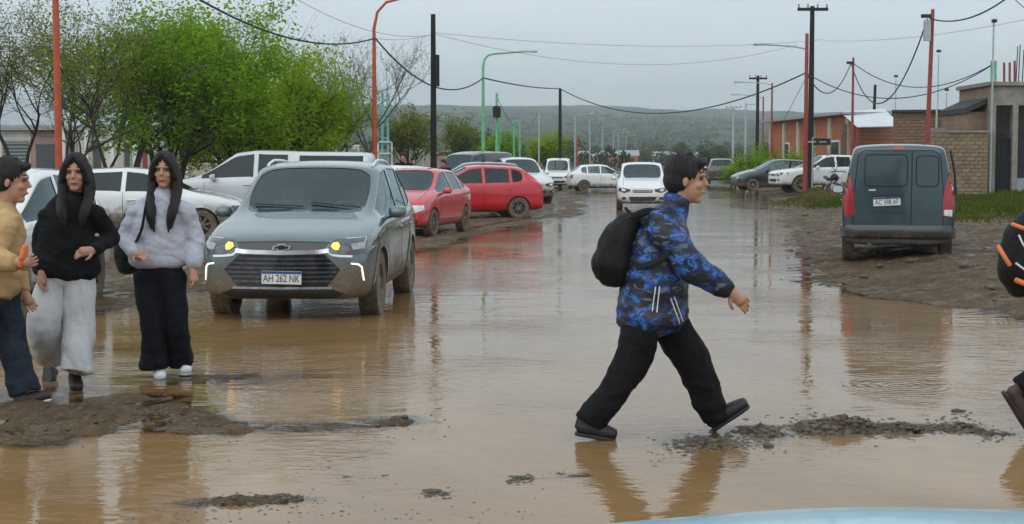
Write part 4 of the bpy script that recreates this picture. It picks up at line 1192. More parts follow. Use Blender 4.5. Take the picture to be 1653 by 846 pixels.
    if cfg.get('collar', True): limb(tp, [nk - Vector((0, 0, .05)), nk + Vector((0, 0, cfg.get('collar_h', .012))) + fwd * .008], [.085, cfg.get('collar_r', .066)], 1.05, fwd, 14, 3)
    top = blend(tp, cfg.get('top_name', 'jacket'), cfg['top'], root, .011 * lod, 3, cfg.get('top_folds', 'jacket'))
    tr = MB()
    pr = cfg.get('leg', (.125, .105, .09, .085))
    pv = Vector(J['pelvis'])
    limb(tr, [pv + Vector((0, 0, .13)), pv, pv - Vector((0, 0, .06))], [cfg.get('hip_r', .115), cfg.get('hip_r', .115) * 1.05, .10], 1.45, fwd, 16, 3)
    for i, (hp_, kn, an) in enumerate(J['legs']):
        hp_, kn, an = Vector(hp_), Vector(kn), Vector(an)
        q = cfg.get('legs', (pr, pr))[i]
        limb(tr, [hp_, hp_.lerp(kn, .5), kn, kn.lerp(an, .5), an], [q[0], (q[0] + q[1]) / 2, q[1], q[2], q[3]], 1.0, None, 14, 4, False)
    trousers = blend(tr, 'trousers', cfg['bottom'], root, .011 * lod, 3, cfg.get('leg_folds', 'legs'))
    for i, (he, to) in enumerate(J['shoes']):
        shoe(root, he, to, cfg['shoe'], cfg.get('sole', M['black_shoe']), upv=J.get('shoe_up', [(0, 0, 1)] * 2)[i])
    return root, body, top, trousers
def joint(Y0, base):
    b = Vector(base)
    return lambda px, py, dy=0.0: W(px, py, Y0 + dy) - b

# ---- the boy in the blue jacket, mid-stride
YB = 8.60
bb = Vector((W(1055, 400, YB).x, YB, 0))
j = joint(YB, bb)
X = Vector((1, 0, 0)); Yv = Vector((0, 1, 0))
J = dict(fwd=X, lat=Yv, pelvis=j(1054, 492), neck=j(1088, 334), head=j(1109, 290), face=(1, -.12, -.05),
    torso=[(j(1054, 512), .205, 1.22), (j(1054, 470), .198, 1.2), (j(1061, 410), .180, 1.22), (j(1071, 368), .155, 1.32), (j(1082, 345), .10, 1.2)],
    arms=[(j(1066, 366, -.19), j(1113, 428, -.22), j(1178, 470, -.16), (.8, .12, -.62), (-.3, .9, -.3), -1, .55),
          (j(1074, 366, .19), j(1040, 440, .25), j(1052, 505, .24), (.2, 0, -1), (.9, -.2, 0), 1, .6)],
    legs=[(j(1045, 503, -.095), j(1012, 600, -.11), j(951, 684, -.12)), (j(1066, 503, .095), j(1120, 590, .11), j(1158, 676, .14))],
    shoes=[(j(926, 702, -.12), j(996, 713, -.13)), (j(1149, 699, .15), j(1214, 655, .14))],
    shoe_up=[(-.1, 0, 1), (-.55, 0, .8)])
boy, boy_body, boy_top, boy_tr = person('person', 'boy in blue camouflage jacket and black trousers striding across the flooded road', bb, J,
    dict(top=M['camo'], bottom=M['black_cloth'], shoe=M['black_shoe'], hair='short', head_scale=1.08, collar_h=.045, collar_r=.075, sleeve=(.090, .084, .072, .052),
         legs=((.122, .105, .088, .088), (.122, .11, .098, .088)), hand_scale=1.05))
ks_ = Skin(boy_top.data)
for ln in (((1052, 457), (1047, 496)), ((1058, 457), (1054, 498)), ((1076, 476), (1092, 518)), ((1082, 474), (1097, 514))):
    a, c = j(*ln[0]), j(*ln[1])
    ks_.strip([(a.x, a.z), (c.x, c.z)], 'y', -1, 'zip', M['white_trim'], boy_top, .006, .004, .02)
def backpack(label, base, spine, rad, wratio, straps, m, fwd, pocket=None, piping=(), group=None):
    """spine: points from bottom to top down the middle of the bag"""
    r = thing('backpack', label, 'backpack', base)
    mb = MB(); limb(mb, spine, rad, wratio, fwd, 18, 5)
    body = blend(mb, 'bag', m, r, .011, 3, ((.12, .02), (.04, .006)))
    if pocket:
        mb = MB(); limb(mb, pocket[0], pocket[1], pocket[2], fwd, 14, 4); blend(mb, 'front_pocket', m, r, .011, 2, ((.06, .01),))
    for s in straps:
        mb = MB(); limb(mb, s, [.022] * len(s), .45, None, 8, 5); mb.build('strap', m, r, True, fix=True)
    for s, mm, rr_ in piping:
        mb = MB(); limb(mb, s, [rr_] * len(s), 1.0, None, 8, 4); mb.build('piping', mm, r, True, fix=True)
    return r
backpack("black backpack worn on the back of the boy in blue", bb,
    [j(995, 448), j(992, 425), j(1000, 390), j(1018, 358)], [.10, .122, .112, .078], 1.25,
    [[j(1022, 350, -.13), j(1050, 341, -.15), j(1080, 356, -.20), j(1086, 385, -.25), j(1068, 418, -.27), j(1030, 432, -.22)],
     [j(1022, 350, .13), j(1055, 341, .15), j(1086, 356, .2), j(1092, 385, .22), j(1070, 418, .24), j(1030, 432, .2)]],
    M['black_nylon'], X, ([j(974, 445), j(970, 425), j(978, 400)], [.045, .06, .04], 2.1),
    [([j(1030, 352, -.10), j(1012, 352, -.155), j(985, 380, -.18), j(968, 420, -.175), j(966, 450, -.14)], M['seam'], .005), ([j(962, 405, -.11), j(958, 425, -.13), j(962, 448, -.11)], M['seam'], .004), ([j(1018, 345, -.03), j(1010, 336, 0), j(1018, 345, .03)], M['black_nylon'], .009)])

# ---- the girl in the grey sweatshirt, walking towards the camera
YG = 10.95
gb = Vector((W(258, 400, YG).x, YG, 0))
j = joint(YG, gb)
J = dict(fwd=-Yv, lat=X, pelvis=j(257, 432), neck=j(263, 312, .02), head=j(265, 275, -.01), face=(.03, -1, -.06),
    torso=[(j(255, 416), .135, 1.62), (j(256, 385), .13, 1.58), (j(258, 350), .120, 1.5), (j(261, 328), .092, 1.6), (j(263, 316), .07, 1.35)],
    arms=[(j(297, 338, .0), j(316, 388, .04), j(311, 434, -.06), (.10, -.1, -1), (-.9, -.3, 0), 1, .5),
          (j(224, 338, .0), j(203, 384, .02), j(217, 412, -.20), (.6, -.5, .05), (.3, .2, -.8), -1, .8)],
    legs=[(j(238, 440), j(245, 525, -.05), j(248, 594, -.02)), (j(277, 440), j(286, 520, -.02), j(292, 586, .12))],
    shoes=[(j(255, 603, .10), j(259, 619, -.10)), (j(294, 598, .22), j(301, 607, .03))])
girl, g_body, g_top, g_tr = person('person', 'girl in light grey sweatshirt and black flared trousers with white shoes', gb, J,
    dict(top=M['grey_fleece'], top_name='sweatshirt', bottom=M['navy'], shoe=M['white_rubber'], sole=M['white_rubber'], hair='long', hair_len=.40, head_scale=1.0,
         sleeve=(.070, .068, .064, .048), legs=((.105, .088, .09, .098), (.105, .088, .09, .095)), hip_r=.112, hand_scale=.92, collar=True, top_folds='fleece'))
rb = MB(); limb(rb, [j(255, 421), j(255, 413)], [.138, .134], 1.60, -Yv, 20, 3); blend(rb, 'waistband', M['grey_fleece'], g_top, .011, 1)
backpack('black bag slung on the shoulder of the girl in grey', gb,
    [j(212, 432, .17), j(210, 405, .18), j(222, 360, .17), j(240, 335, .15)], [.085, .10, .10, .07], 1.25,
    [[j(236, 320, .10), j(238, 318, -.02), j(234, 340, -.14), j(228, 372, -.17), j(214, 400, -.05)]], M['black_nylon'], -Yv)

# ---- the girl in the black top and pale trousers
YK = 10.42
kb = Vector((W(112, 400, YK).x, YK, 0))
j = joint(YK, kb)
J = dict(fwd=-Yv, lat=X, pelvis=j(105, 440), neck=j(118, 316, .02), head=j(122, 279, -.01), face=(.12, -1, -.05),
    torso=[(j(106, 438), .145, 1.68), (j(108, 400), .13, 1.6), (j(111, 355), .120, 1.5), (j(115, 332), .092, 1.6), (j(118, 319), .07, 1.35)],
    arms=[(j(149, 342, .0), j(178, 382, .12), j(152, 404, -.16), (-.8, -.45, -.1), (.2, .6, -.5), 1, .8),
          (j(82, 342, .0), j(64, 392, .05), j(68, 438, -.10), (.05, -.2, -1), (.9, -.3, 0), -1, .5)],
    legs=[(j(83, 447), j(70, 522, -.10), j(80, 580, .20)), (j(128, 447), j(131, 530, -.02), j(123, 601, -.10))],
    shoes=[(j(76, 590, .36), j(76, 619, .30)), (j(119, 618, .08), j(125, 636, -.14))],
    shoe_up=[(0, .85, .3), (0, 0, 1)])
person('person', 'girl in black top and wide pale grey trousers with black shoes', kb, J,
    dict(top=M['black_cloth'], top_name='sweatshirt', bottom=M['pale_cotton'], shoe=M['black_shoe'], hair='long', hair_len=.34, head_scale=1.0,
         sleeve=(.070, .062, .055, .046), legs=((.108, .112, .108, .095), (.108, .108, .108, .112)), hip_r=.104, hand_scale=.92, leg_folds='baggy', top_folds='fleece'))

# ---- the walker in the tan jacket at the left edge
YT = 9.80
tb_ = Vector((W(0, 400, YT).x, YT, 0))
j = joint(YT, tb_)
dw = Vector((.93, .36, 0)); lw = Vector((-.36, .93, 0))
J = dict(fwd=dw, lat=lw, pelvis=j(-8, 466), neck=j(8, 334), head=j(19, 292), face=(.95, .10, -.1),
    torso=[(j(-4, 466), .150, 1.30), (j(0, 430), .150, 1.35), (j(3, 380), .145, 1.45), (j(6, 350), .12, 1.6), (j(8, 338), .08, 1.3)],
    arms=[(j(8, 358, -.20), j(-12, 416, -.27), j(22, 424, -.36), (1, .1, .05), (-.1, .8, .3), -1, 1.0), (j(4, 358, .20), j(20, 425, .26), j(38, 470, .22), (.4, 0, -.9), (.5, -.6, 0), 1, .6)],
    legs=[(j(-16, 475, -.09), j(-60, 560, -.14), j(-118, 630, -.2)), (j(2, 475, .09), j(22, 560, .06), j(42, 634, .03))],
    shoes=[(j(-142, 650, -.22), j(-90, 668, -.15)), (j(26, 663, -.03), j(86, 646, .12))],
    shoe_up=[(-.2, 0, 1), (-.15, 0, 1)])
person('person', 'walker in tan jacket and dark jeans stepping into the mud', tb_, J,
    dict(top=M['tan'], bottom=M['jeans'], shoe=M['brown_shoe'], sole=M['white_rubber'], hair='short', head_scale=1.12, sleeve=(.082, .078, .068, .055), legs=((.12, .10, .095, .10), (.12, .10, .095, .10)), collar_h=.03))
pk = thing('snack_packet', 'orange packet held by the walker in the tan jacket', 'packet', tb_)
mb = MB(); limb(mb, [j(34, 430, -.37), j(38, 414, -.37), j(41, 398, -.37)], [.03, .042, .03], .5, (.2, 1, 0), 12, 4); blend(mb, 'wrapper', M['orange'], pk, .008, 1, ((.03, .01),))

# ---- the walker at the right edge: the bag and one shoe show
YR = 8.66
rb_ = Vector((W(1690, 400, YR).x, YR, 0))
j = joint(YR, rb_)
J = dict(fwd=X, lat=Yv, pelvis=j(1700, 480), neck=j(1722, 318), head=j(1742, 274), face=(1, 0, -.05),
    torso=[(j(1700, 490), .155, 1.3), (j(1702, 450), .15, 1.35), (j(1708, 390), .145, 1.45), (j(1716, 345), .12, 1.6), (j(1722, 325), .08, 1.3)],
    arms=[(j(1716, 352, -.20), j(1738, 420, -.25), j(1785, 455, -.2), (.8, 0, -.5), (-.3, .9, -.3), -1, .6), (j(1720, 352, .2), j(1712, 430, .25), j(1725, 490, .22), (.3, 0, -.9), (.9, -.2, 0), 1, .6)],
    legs=[(j(1692, 492, -.09), j(1708, 590, -.11), j(1646, 628, -.12)), (j(1712, 492, .09), j(1762, 590, .1), j(1790, 672, .12))],
    shoes=[(j(1616, 632, -.12), j(1660, 702, -.12)), (j(1778, 694, .12), j(1848, 690, .12))],
    shoe_up=[(.75, 0, .55), (0, 0, 1)])
person('person', 'walker in black leaving the right edge with one heel lifted', rb_, J,
    dict(top=M['black_cloth'], bottom=M['black_cloth'], shoe=M['brown_shoe'], hair='short', legs=((.12, .10, .085, .08), (.12, .10, .09, .085))))
backpack('black backpack with orange and white piping at the right edge', rb_,
    [j(1654, 462), j(1646, 435), j(1655, 385), j(1674, 348)], [.10, .125, .12, .08], 1.25,
    [[j(1680, 340, -.13), j(1702, 332, -.15), j(1724, 352, -.19), j(1730, 385, -.22), j(1712, 420, -.24), j(1685, 440, -.2)]],
    M['black_nylon'], X, ([j(1632, 455), j(1628, 430), j(1636, 400)], [.04, .055, .04], 2.2),
    [([j(1612, 398, -.10), j(1620, 412, -.15), j(1630, 428, -.16)], M['orange'], .013), ([j(1634, 362, -.10), j(1645, 366, -.14), j(1656, 370, -.15)], M['orange'], .012),
     ([j(1640, 452, -.14), j(1655, 458, -.155), j(1668, 462, -.15)], M['orange'], .016), ([j(1645, 380, -.155), j(1652, 395, -.165), j(1660, 405, -.165)], M['white_trim'], .006), ([j(1640, 425, -.16), j(1655, 436, -.17)], M['white_trim'], .006)])
# ------------------------------------------------------------------ buildings and walls
def brick_mat(name, c1, c2, mortar, bw, bh, bump=.4):
    m, n, l, b = new_mat(name)
    tc = n.new('ShaderNodeTexCoord')
    mp = n.new('ShaderNodeMapping'); mp.inputs['Rotation'].default_value = (math.pi / 2, 0, 0)
    l.new(tc.outputs['Object'], mp.inputs[0])
    t = n.new('ShaderNodeTexBrick'); t.inputs['Scale'].default_value = 1.0; t.inputs['Brick Width'].default_value = bw; t.inputs['Row Height'].default_value = bh; t.inputs['Mortar Size'].default_value = .012
    t.inputs['Color1'].default_value = (*c1, 1); t.inputs['Color2'].default_value = (*c2, 1); t.inputs['Mortar'].default_value = (*mortar, 1)
    l.new(mp.outputs[0], t.inputs['Vector'])
    r = ramp(n, l, noise_node(n, l, 1.1, 6, .7).outputs['Fac'], [(.3, (.6, .6, .6)), (.7, (1.1, 1.08, 1.05))])
    mx = n.new('ShaderNodeMixRGB'); mx.blend_type = 'MULTIPLY'; mx.inputs[0].default_value = 1
    l.new(t.outputs['Color'], mx.inputs[1]); l.new(r.outputs[0], mx.inputs[2]); l.new(mx.outputs[0], b.inputs['Base Color']); b.inputs['Roughness'].default_value = .9
    bp = n.new('ShaderNodeBump'); bp.inputs['Strength'].default_value = bump; bp.inputs['Distance'].default_value = .01; bp.invert = True
    l.new(t.outputs['Fac'], bp.inputs['Height']); l.new(bp.outputs[0], b.inputs['Normal'])
    return m
M['brick_brown'] = brick_mat('weathered_block', (.33, .22, .15), (.27, .18, .12), (.22, .19, .16), .35, .20)
M['brick_orange'] = brick_mat('orange_brick', (.58, .15, .05), (.47, .12, .045), (.36, .24, .17), .30, .10)
M['mortar'] = mat('mortar', (.235, .20, .165), .95, var=.2, scale=4, bump=.3)
M['concrete'] = mat('raw_concrete', (.27, .245, .205), .9, var=.3, scale=3, bump=.3)
M['cream'] = mat('cream_render', (.52, .48, .38), .9, var=.15, scale=2.2, bump=.2)
M['white_wall'] = mat('white_render', (.76, .76, .71), .9, var=.14, scale=1.8, bump=.2)
M['pink_wall'] = mat('pinkish_render', (.40, .27, .24), .9, var=.15, scale=2, bump=.2)
M['tin'] = mat('pale_sheet_metal', (.66, .68, .70), .45, .3, var=.12, scale=2)
M['tin_grey'] = mat('grey_sheet_metal', (.34, .37, .39), .5, .3, var=.18, scale=2)
M['dark_metal'] = mat('dark_gate_metal', (.018, .019, .021), .6, .2, var=.4, scale=3)
M['tar'] = mat('tarred_roof_edge', (.045, .045, .047), .85, var=.3)
M['pane'] = mat('window_pane', (.035, .045, .05), .08, 0, var=.4, scale=2, coat=.5)
M['blind'] = mat('grey_blind', (.25, .28, .28), .7, var=.1)
M['red_steel'] = mat('red_oxide_paint', (.30, .05, .035), .65, 0, var=.3, scale=6)
M['orange_steel'] = mat('orange_red_paint', (.46, .085, .03), .6, 0, var=.2, scale=6)
M['green_steel'] = mat('light_green_paint', (.16, .46, .24), .55, 0, var=.2, scale=5)
M['aqua_steel'] = mat('aqua_paint', (.16, .50, .48), .55, 0, var=.15, scale=5)
M['wood_dark'] = mat('tarred_pole_wood', (.017, .014, .012), .85, 0, var=.4, scale=6, bump=.4, stretch=(6, 6, .4))
M['galv'] = mat('galvanised_steel', (.42, .44, .45), .5, .4, var=.2, scale=5)
M['cable'] = mat('black_cable', (.022, .023, .025), .7, 0, var=.2)
M['insul'] = mat('grey_insulator', (.32, .31, .29), .4, 0, var=.2)
M['lamp_head'] = mat('lamp_housing', (.55, .57, .58), .4, .2, var=.15)

def wall_between(name, a, b, z0, z1, th, m, parent=None):
    """upright slab from a to b on plan; local x runs along it"""
    a, b = Vector((a[0], a[1])), Vector((b[0], b[1]))
    d = b - a; L = d.length
    o = MB().box((L / 2, th / 2, (z0 + z1) / 2), (L, th, z1 - z0)).build(name, m, parent)
    o.location = (a.x, a.y, 0); o.rotation_euler = (0, 0, math.atan2(d.y, d.x))
    return o
_brick = {}
def brick_rows(parent, x0, x1, z0, z1, bw, bh, mats, y=-.006, gap=.014):
    """single bricks laid in running bond on the face y=0 of a wall, each an object of its own"""
    r = 0
    z = z0
    while z + bh * .6 < z1:
        x = x0 - (bw / 2 if r % 2 else 0)
        while x < x1 - .04:
            xa, xb = max(x, x0), min(x + bw, x1)
            if xb - xa > .06:
                w = round(xb - xa - gap, 2); mi = random.randrange(len(mats))
                k = (w, bh, mi)
                if k not in _brick:
                    bm = bmesh.new(); bmesh.ops.create_cube(bm, size=1.0)
                    bmesh.ops.scale(bm, vec=(w, .05, bh - gap), verts=bm.verts)
                    bmesh.ops.bevel(bm, geom=[e for e in bm.edges], offset=.008, segments=1, affect='EDGES')
                    me = bpy.data.meshes.new('brick'); bm.to_mesh(me); bm.free(); me.materials.append(mats[mi]); _brick[k] = me
                o = bpy.data.objects.new('brick', _brick[k]); C.objects.link(o); o.parent = parent
                o.location = ((xa + xb) / 2, y + random.uniform(-.006, .006), z + bh / 2)
                o.rotation_euler = (0, random.uniform(-.006, .006), random.uniform(-.008, .008))
            x += bw
        z += bh; r += 1
BRICKS = [mat('brown_block_%s' % 'abcd'[k], c, .9, var=.22, scale=5, bump=.3) for k, c in enumerate(((.25, .175, .11), (.215, .15, .092), (.28, .205, .135), (.235, .175, .118)))]
BRICKS_O = [mat('orange_block_%s' % 'abc'[k], c, .9, var=.2, scale=5, bump=.3) for k, c in enumerate(((.24, .15, .088), (.20, .125, .075), (.185, .128, .085)))]

# block garden wall on the right bank
p0, p1 = W(1500, 300, 55.6), W(1594, 300, 55.6)
gw = thing('block_wall', 'weathered brown block garden wall with a coping, behind the slate van', 'wall', (p0.x, 55.6, 0))
wl_ = p1.x - p0.x
zt = W(1550, 214, 55.6).z
MB().box((wl_ / 2, .12, zt / 2), (wl_, .18, zt)).build('backing', M['mortar'], gw)
brick_rows(gw, 0.02, wl_ - .02, .02, zt - .02, .30, .145, BRICKS, .02)
MB().box((wl_ / 2 + .3, .10, zt + .035), (wl_ - .6, .32, .07)).build('coping', M['concrete'], gw)
MB().prism([(0, zt), (0, zt + .10), (.12, zt + .17), (.35, zt + .19), (.55, zt + .15), (.62, zt + .06), (.62, zt)], .0, .2).build('coping_hump', M['mortar'], gw, fix=True)
# brick building behind it
p0, p1 = W(1440, 300, 70), W(1600, 300, 70)
bl = thing('brick_building', 'low flat roofed brown brick building behind the block wall', 'building', (p0.x, 70, 0), R(-15.5))
L = p1.x - p0.x; zt = W(1500, 181, 70).z
MB().box((L / 2, 3.1, zt / 2), (L, 6, zt)).build('wall', M['brick_brown'], bl)
brick_rows(bl, .02, L - .02, 2.30, zt - .02, .32, .15, BRICKS_O, .08)
MB().box((L / 2, 3.0, zt + .05), (L + .15, 6.3, .10)).build('roof_slab', M['tar'], bl)
MB().box((4.05, -.25, W(1548, 196, 69.6).z), (.26, .3, .16)).build('wall_lamp', M['white_wall'], bl)
for px_ in (1511, 1523):
    q = W(px_, 200, 69.8)
    MB().tube([(q.x - p0.x, -.2, 2.2), (q.x - p0.x, -.2, W(px_, 178 if px_ == 1511 else 180, 69.8).z)], .045, 8).build('vent_pipe', M['cream'], bl, True)
# lean-to with black eaves beside it
p0 = W(1556, 300, 56.4)
le = thing('lean_to', 'dark lean-to roof with black eaves above the block wall', 'shed', (p0.x, 56.4, 0))
za, zb_ = W(1556, 176, 56.4).z, W(1597, 158, 56.4).z
MB().prism([(0, za - .16), (.95, zb_ - .16), (.95, zb_ + .05), (0, za + .04)], 0, 3.5).build('roof', M['tar'], le, fix=True)
MB().box((.50, 1.8, (za - .1) / 2), (.85, 3.2, za - .1)).build('wall', M['brick_brown'], le)
# concrete framed house at the right edge
p0 = W(1596, 300, 56)
ch = thing('unfinished_house', 'unfinished concrete house with dark gates and rebar on its roof', 'building', (p0.x, 56, 0))
zt = W(1620, 133, 56).z
L = 5.0
def bx(x0, x1, y0, y1, z0, z1, nm, m): return MB().box(((x0 + x1) / 2, (y0 + y1) / 2, (z0 + z1) / 2), (x1 - x0, y1 - y0, z1 - z0)).build(nm, m, ch)
bx(0, .22, 0, .3, 0, zt - .12, 'column', M['concrete'])
bx(.86, 1.06, 0, .3, 0, zt - .85, 'column', M['concrete'])
bx(2.9, 3.1, 0, .3, 0, zt - .85, 'column', M['concrete'])
bx(.22, 5.0, .02, .32, zt - .85, zt - .12, 'beam', M['concrete'])
bx(-.12, 5.1, -.15, 4, zt - .12, zt + .02, 'roof_slab', M['concrete'])
bx(.02, .2, .3, 4, 0, zt - .12, 'side_wall', M['brick_brown'])
bx(3.1, 5.0, .1, .3, 0, zt - .85, 'front_wall', M['brick_brown'])
bx(.2, 5.0, 3.8, 4, 0, zt - .12, 'back_wall', M['concrete'])
g = bx(.23, .86, .20, .24, .15, 2.45, 'gate', M['dark_metal'])
for k in range(6): MB().box((.28 + k * .105, .17, 1.3), (.02, .03, 2.3)).build('gate_bar', M['dark_metal'], g)
bx(1.07, 2.9, .18, .22, .15, 2.9, 'gate', M['dark_metal'])
g = bx(1.07, 2.9, .14, .17, .25, .95, 'gate_panel', M['tin_grey'])
for px_, top, mm, rr_ in ((1601, 98, 'green_steel', .05), (1607, 98, 'green_steel', .05), (1621, 101, 'red_steel', .045), (1630, 101, 'red_steel', .045), (1638, 98, 'red_steel', .045), (1644, 72, 'dark_metal', .02), (1640, 75, 'dark_metal', .02), (1650, 80, 'dark_metal', .02)):
    q = W(px_, 130, 56.3); t = W(px_ + (3 if mm == 'dark_metal' else 0), top, 56.3)
    MB().tube([(q.x - p0.x, .3, zt - .05), (t.x - p0.x, .3, t.z)], rr_, 8).build('roof_post', M[mm], ch, True)
q = W(1598, 38, 56.2)
mast = thing('camera_mast', 'slim pale mast with a small camera above the concrete house', 'mast', (q.x, 56.0 - .25, 0))
MB().tube([(0, 0, 0), (0, 0, q.z)], .035, 8).build('pole', M['galv'], mast, True)
MB().box((0, -.05, q.z + .05), (.14, .22, .12)).build('camera_box', M['dark_metal'], mast)

# orange brick house running back along the road
a, bq = W(1372, 300, 80), W(1243, 300, 97)
oh = thing('orange_house', 'orange brick house with plaster pilasters behind the parked cars', 'house', (a.x, a.y, 0), math.atan2(bq.y - a.y, bq.x - a.x))
L = (bq - a).length
MB().box((L / 2, -3.0, 2.05), (L, 6, 4.1)).build('wall', M['brick_orange'], oh)
MB().prism([(-.35, 4.1), (L + .4, 4.1), (L + .4, 4.22), (-.35, 4.22)], -6.3, .55).build('roof', M['tin_grey'], oh, fix=True)
for k in range(6):
    MB().box((.35 + k * (L - .7) / 5, .06, 2.0), (.5, .14, 4.0)).build('pilaster', M['cream'], oh)
for k in range(3):
    x_ = 2.6 + k * (L - .7) / 5 * 1.6
    w_ = MB().box((x_, .02, 2.1), (1.5, .08, 1.3)).build('window', M['white_wall'], oh)
    MB().box((x_, .07, 2.1), (1.3, .04, 1.1)).build('pane', M['pane'], w_)
wall_between('garden_wall', W(1372, 300, 76), W(1250, 300, 92), -.1, 1.25, .2, M['cream'])
tag(bpy.data.objects['garden_wall'], 'low cream garden wall before the orange brick house', 'wall')
MB_g = None
# the end wall facing the camera, with the carport beside it
p0 = W(1372, 300, 78)
cp = thing('carport', 'carport with white sheet metal roof beside the orange house', 'carport', (p0.x, 77, 0))
q1, q2 = W(1378, 186, 77), W(1447, 186, 77)
z1, z2 = W(1378, 206, 76).z, W(1440, 184, 77).z
MB().add([(0, -.4, z1 + .02), (2.35, -.4, z1 + .06), (2.35, 3.6, z2 + .35), (0, 3.6, z2 + .2), (0, -.4, z1 + .06), (2.35, -.4, z1 + .10), (2.35, 3.6, z2 + .39), (0, 3.6, z2 + .24)],
         [(0, 1, 2, 3), (7, 6, 5, 4), (0, 4, 5, 1), (1, 5, 6, 2), (2, 6, 7, 3), (3, 7, 4, 0)]).build('roof', M['tin'], cp, fix=True)
for x_, y_ in ((.1, -.2), (2.2, -.2)): MB().box((x_, y_, z1 / 2), (.14, .14, z1)).build('post', M['red_steel'], cp)
MB().box((1.15, 3.3, z1 / 2), (2.3, .2, z1 + .6)).build('back_wall', M['brick_brown'], cp)
MB().box((.35, .6, .55), (.5, .2, 1.1)).build('side_panel', M['cream'], cp)

# white bungalow behind the trees on the left
p0 = W(-60, 300, 60)
bh_ = thing('bungalow', 'white bungalow with grey roof and slatted windows behind the trees', 'house', (p0.x, 60, .1))
L = W(245, 300, 60).x - p0.x
ze = W(120, 207, 60).z - .1
MB().box((L / 2, 4, ze / 2), (L, 8, ze)).build('wall', M['white_wall'], bh_)
MB().prism([(-.5, ze), (8.8, ze), (8.8, ze + .12), (4.2, ze + 1.25), (-.5, ze + .12)], -.4, L + .4, 'X').build('roof', M['tin_grey'], bh_, fix=True)
MB().box((L / 2, -.42, ze + .03), (L + .8, .06, .20)).build('fascia', M['white_wall'], bh_)
def at(px_): return W(px_, 300, 60).x - p0.x
MB().box(((at(52) + at(103)) / 2, -.03, ze / 2), (at(103) - at(52), .10, ze - .1)).build('pink_panel', M['pink_wall'], bh_)
for (xa, xb, za, zb_) in ((5, 52, .95, 2.35), (112, 126, .9, 2.3), (150, 168, .9, 2.3), (200, 214, .9, 2.3)):
    f_ = MB().box(((at(xa) + at(xb)) / 2, -.06, (za + zb_) / 2), (at(xb) - at(xa), .10, zb_ - za)).build('window', M['cream'], bh_)
    MB().box(((at(xa) + at(xb)) / 2, -.115, (za + zb_) / 2), (at(xb) - at(xa) - .14, .03, zb_ - za - .14)).build('pane', M['pane'], f_)
    if xb - xa > 30:
        for k in range(9): MB().box(((at(xa) + at(xb)) / 2, -.14, za + .14 + k * .14), (at(xb) - at(xa) - .16, .03, .07)).build('slat', M['blind'], f_)
d_ = MB().box((at(76), -.10, 1.1), (.75, .08, 2.15)).build('door', M['pane'], bh_)
MB().tube([(at(76) + .28, -.16, 1.05), (at(76) + .28, -.16, 1.2)], .02, 6).build('door_handle', M['galv'], d_)
for px_ in (108, 145, 186, 222, 238):
    MB().box((at(px_), -.34, ze / 2), (.16, .16, ze)).build('porch_post', M['red_steel'] if px_ == 238 else M['white_wall'], bh_)
# pink brick house and fence further right
p0 = W(262, 300, 64)
ph = thing('pink_house', 'pinkish brick house half hidden by the green trees', 'house', (p0.x, 64, .1))
L = W(420, 300, 64).x - p0.x
MB().box((L / 2, 4, 1.35), (L, 7, 2.7)).build('wall', M['pink_wall'], ph)
MB().prism([(-.3, 2.7), (7.8, 2.7), (7.8, 2.8), (3.8, 3.6), (-.3, 2.8)], -.3, L + .3, 'X').build('roof', M['tin_grey'], ph, fix=True)
for x_ in (1.0, 2.9):
    f_ = MB().box((x_, .48, 1.6), (.9, .1, 1.0)).build('window', M['white_wall'], ph); MB().box((x_, .42, 1.6), (.74, .04, .84)).build('pane', M['pane'], f_)
def fence(name, label, pa, pb, h, th, m, n_post, pm, ph_=.18):
    a, b_ = Vector((pa.x, pa.y)), Vector((pb.x, pb.y))
    d = b_ - a
    r = thing(name, label, 'wall', (a.x, a.y, 0), math.atan2(d.y, d.x))
    MB().box((d.length / 2, 0, h / 2), (d.length, th, h)).build('panel', m, r)
    MB().box((d.length / 2, 0, h + .03), (d.length, th + .08, .06)).build('coping', m, r)
    for k in range(n_post):
        x_ = d.length * k / (n_post - 1)
        c_ = MB().box((x_, 0, (h + ph_) / 2), (.24, th + .14, h + ph_)).build('pillar', pm, r)
        MB().box((x_, 0, h + ph_ + .03), (.34, th + .24, .06)).build('pillar_cap', pm, c_)
    return r
fence('boundary_wall', 'cream boundary wall in front of the pink house', W(255, 300, 61), W(440, 300, 61), 1.95, .16, M['cream'], 5, M['white_wall'])
fence('boundary_wall', 'long cream boundary wall leading past the playground', W(455, 300, 60), W(700, 300, 96), 2.15, .16, M['cream'], 9, M['white_wall'])
p0 = W(690, 300, 100)
hu_ = thing('hut', 'low cream hut with a shallow gable behind the black pole', 'house', (p0.x, 100, .1))
L = W(775, 300, 100).x - p0.x
MB().box((L / 2, 2.5, 1.0), (L, 5, 2.0)).build('wall', M['cream'], hu_)
MB().prism([(-.2, 1.95), (L * .68, W(748, 237, 100).z - .1), (L + .5, 1.75), (L + .5, 1.62), (L * .68, W(748, 237, 100).z - .25), (-.2, 1.8)], -.3, 5.3).build('roof', M['cream'], hu_, fix=True)
MB().box((L * .3, -.02, .9), (.8, .08, 1.6)).build('door', M['pink_wall'], hu_)
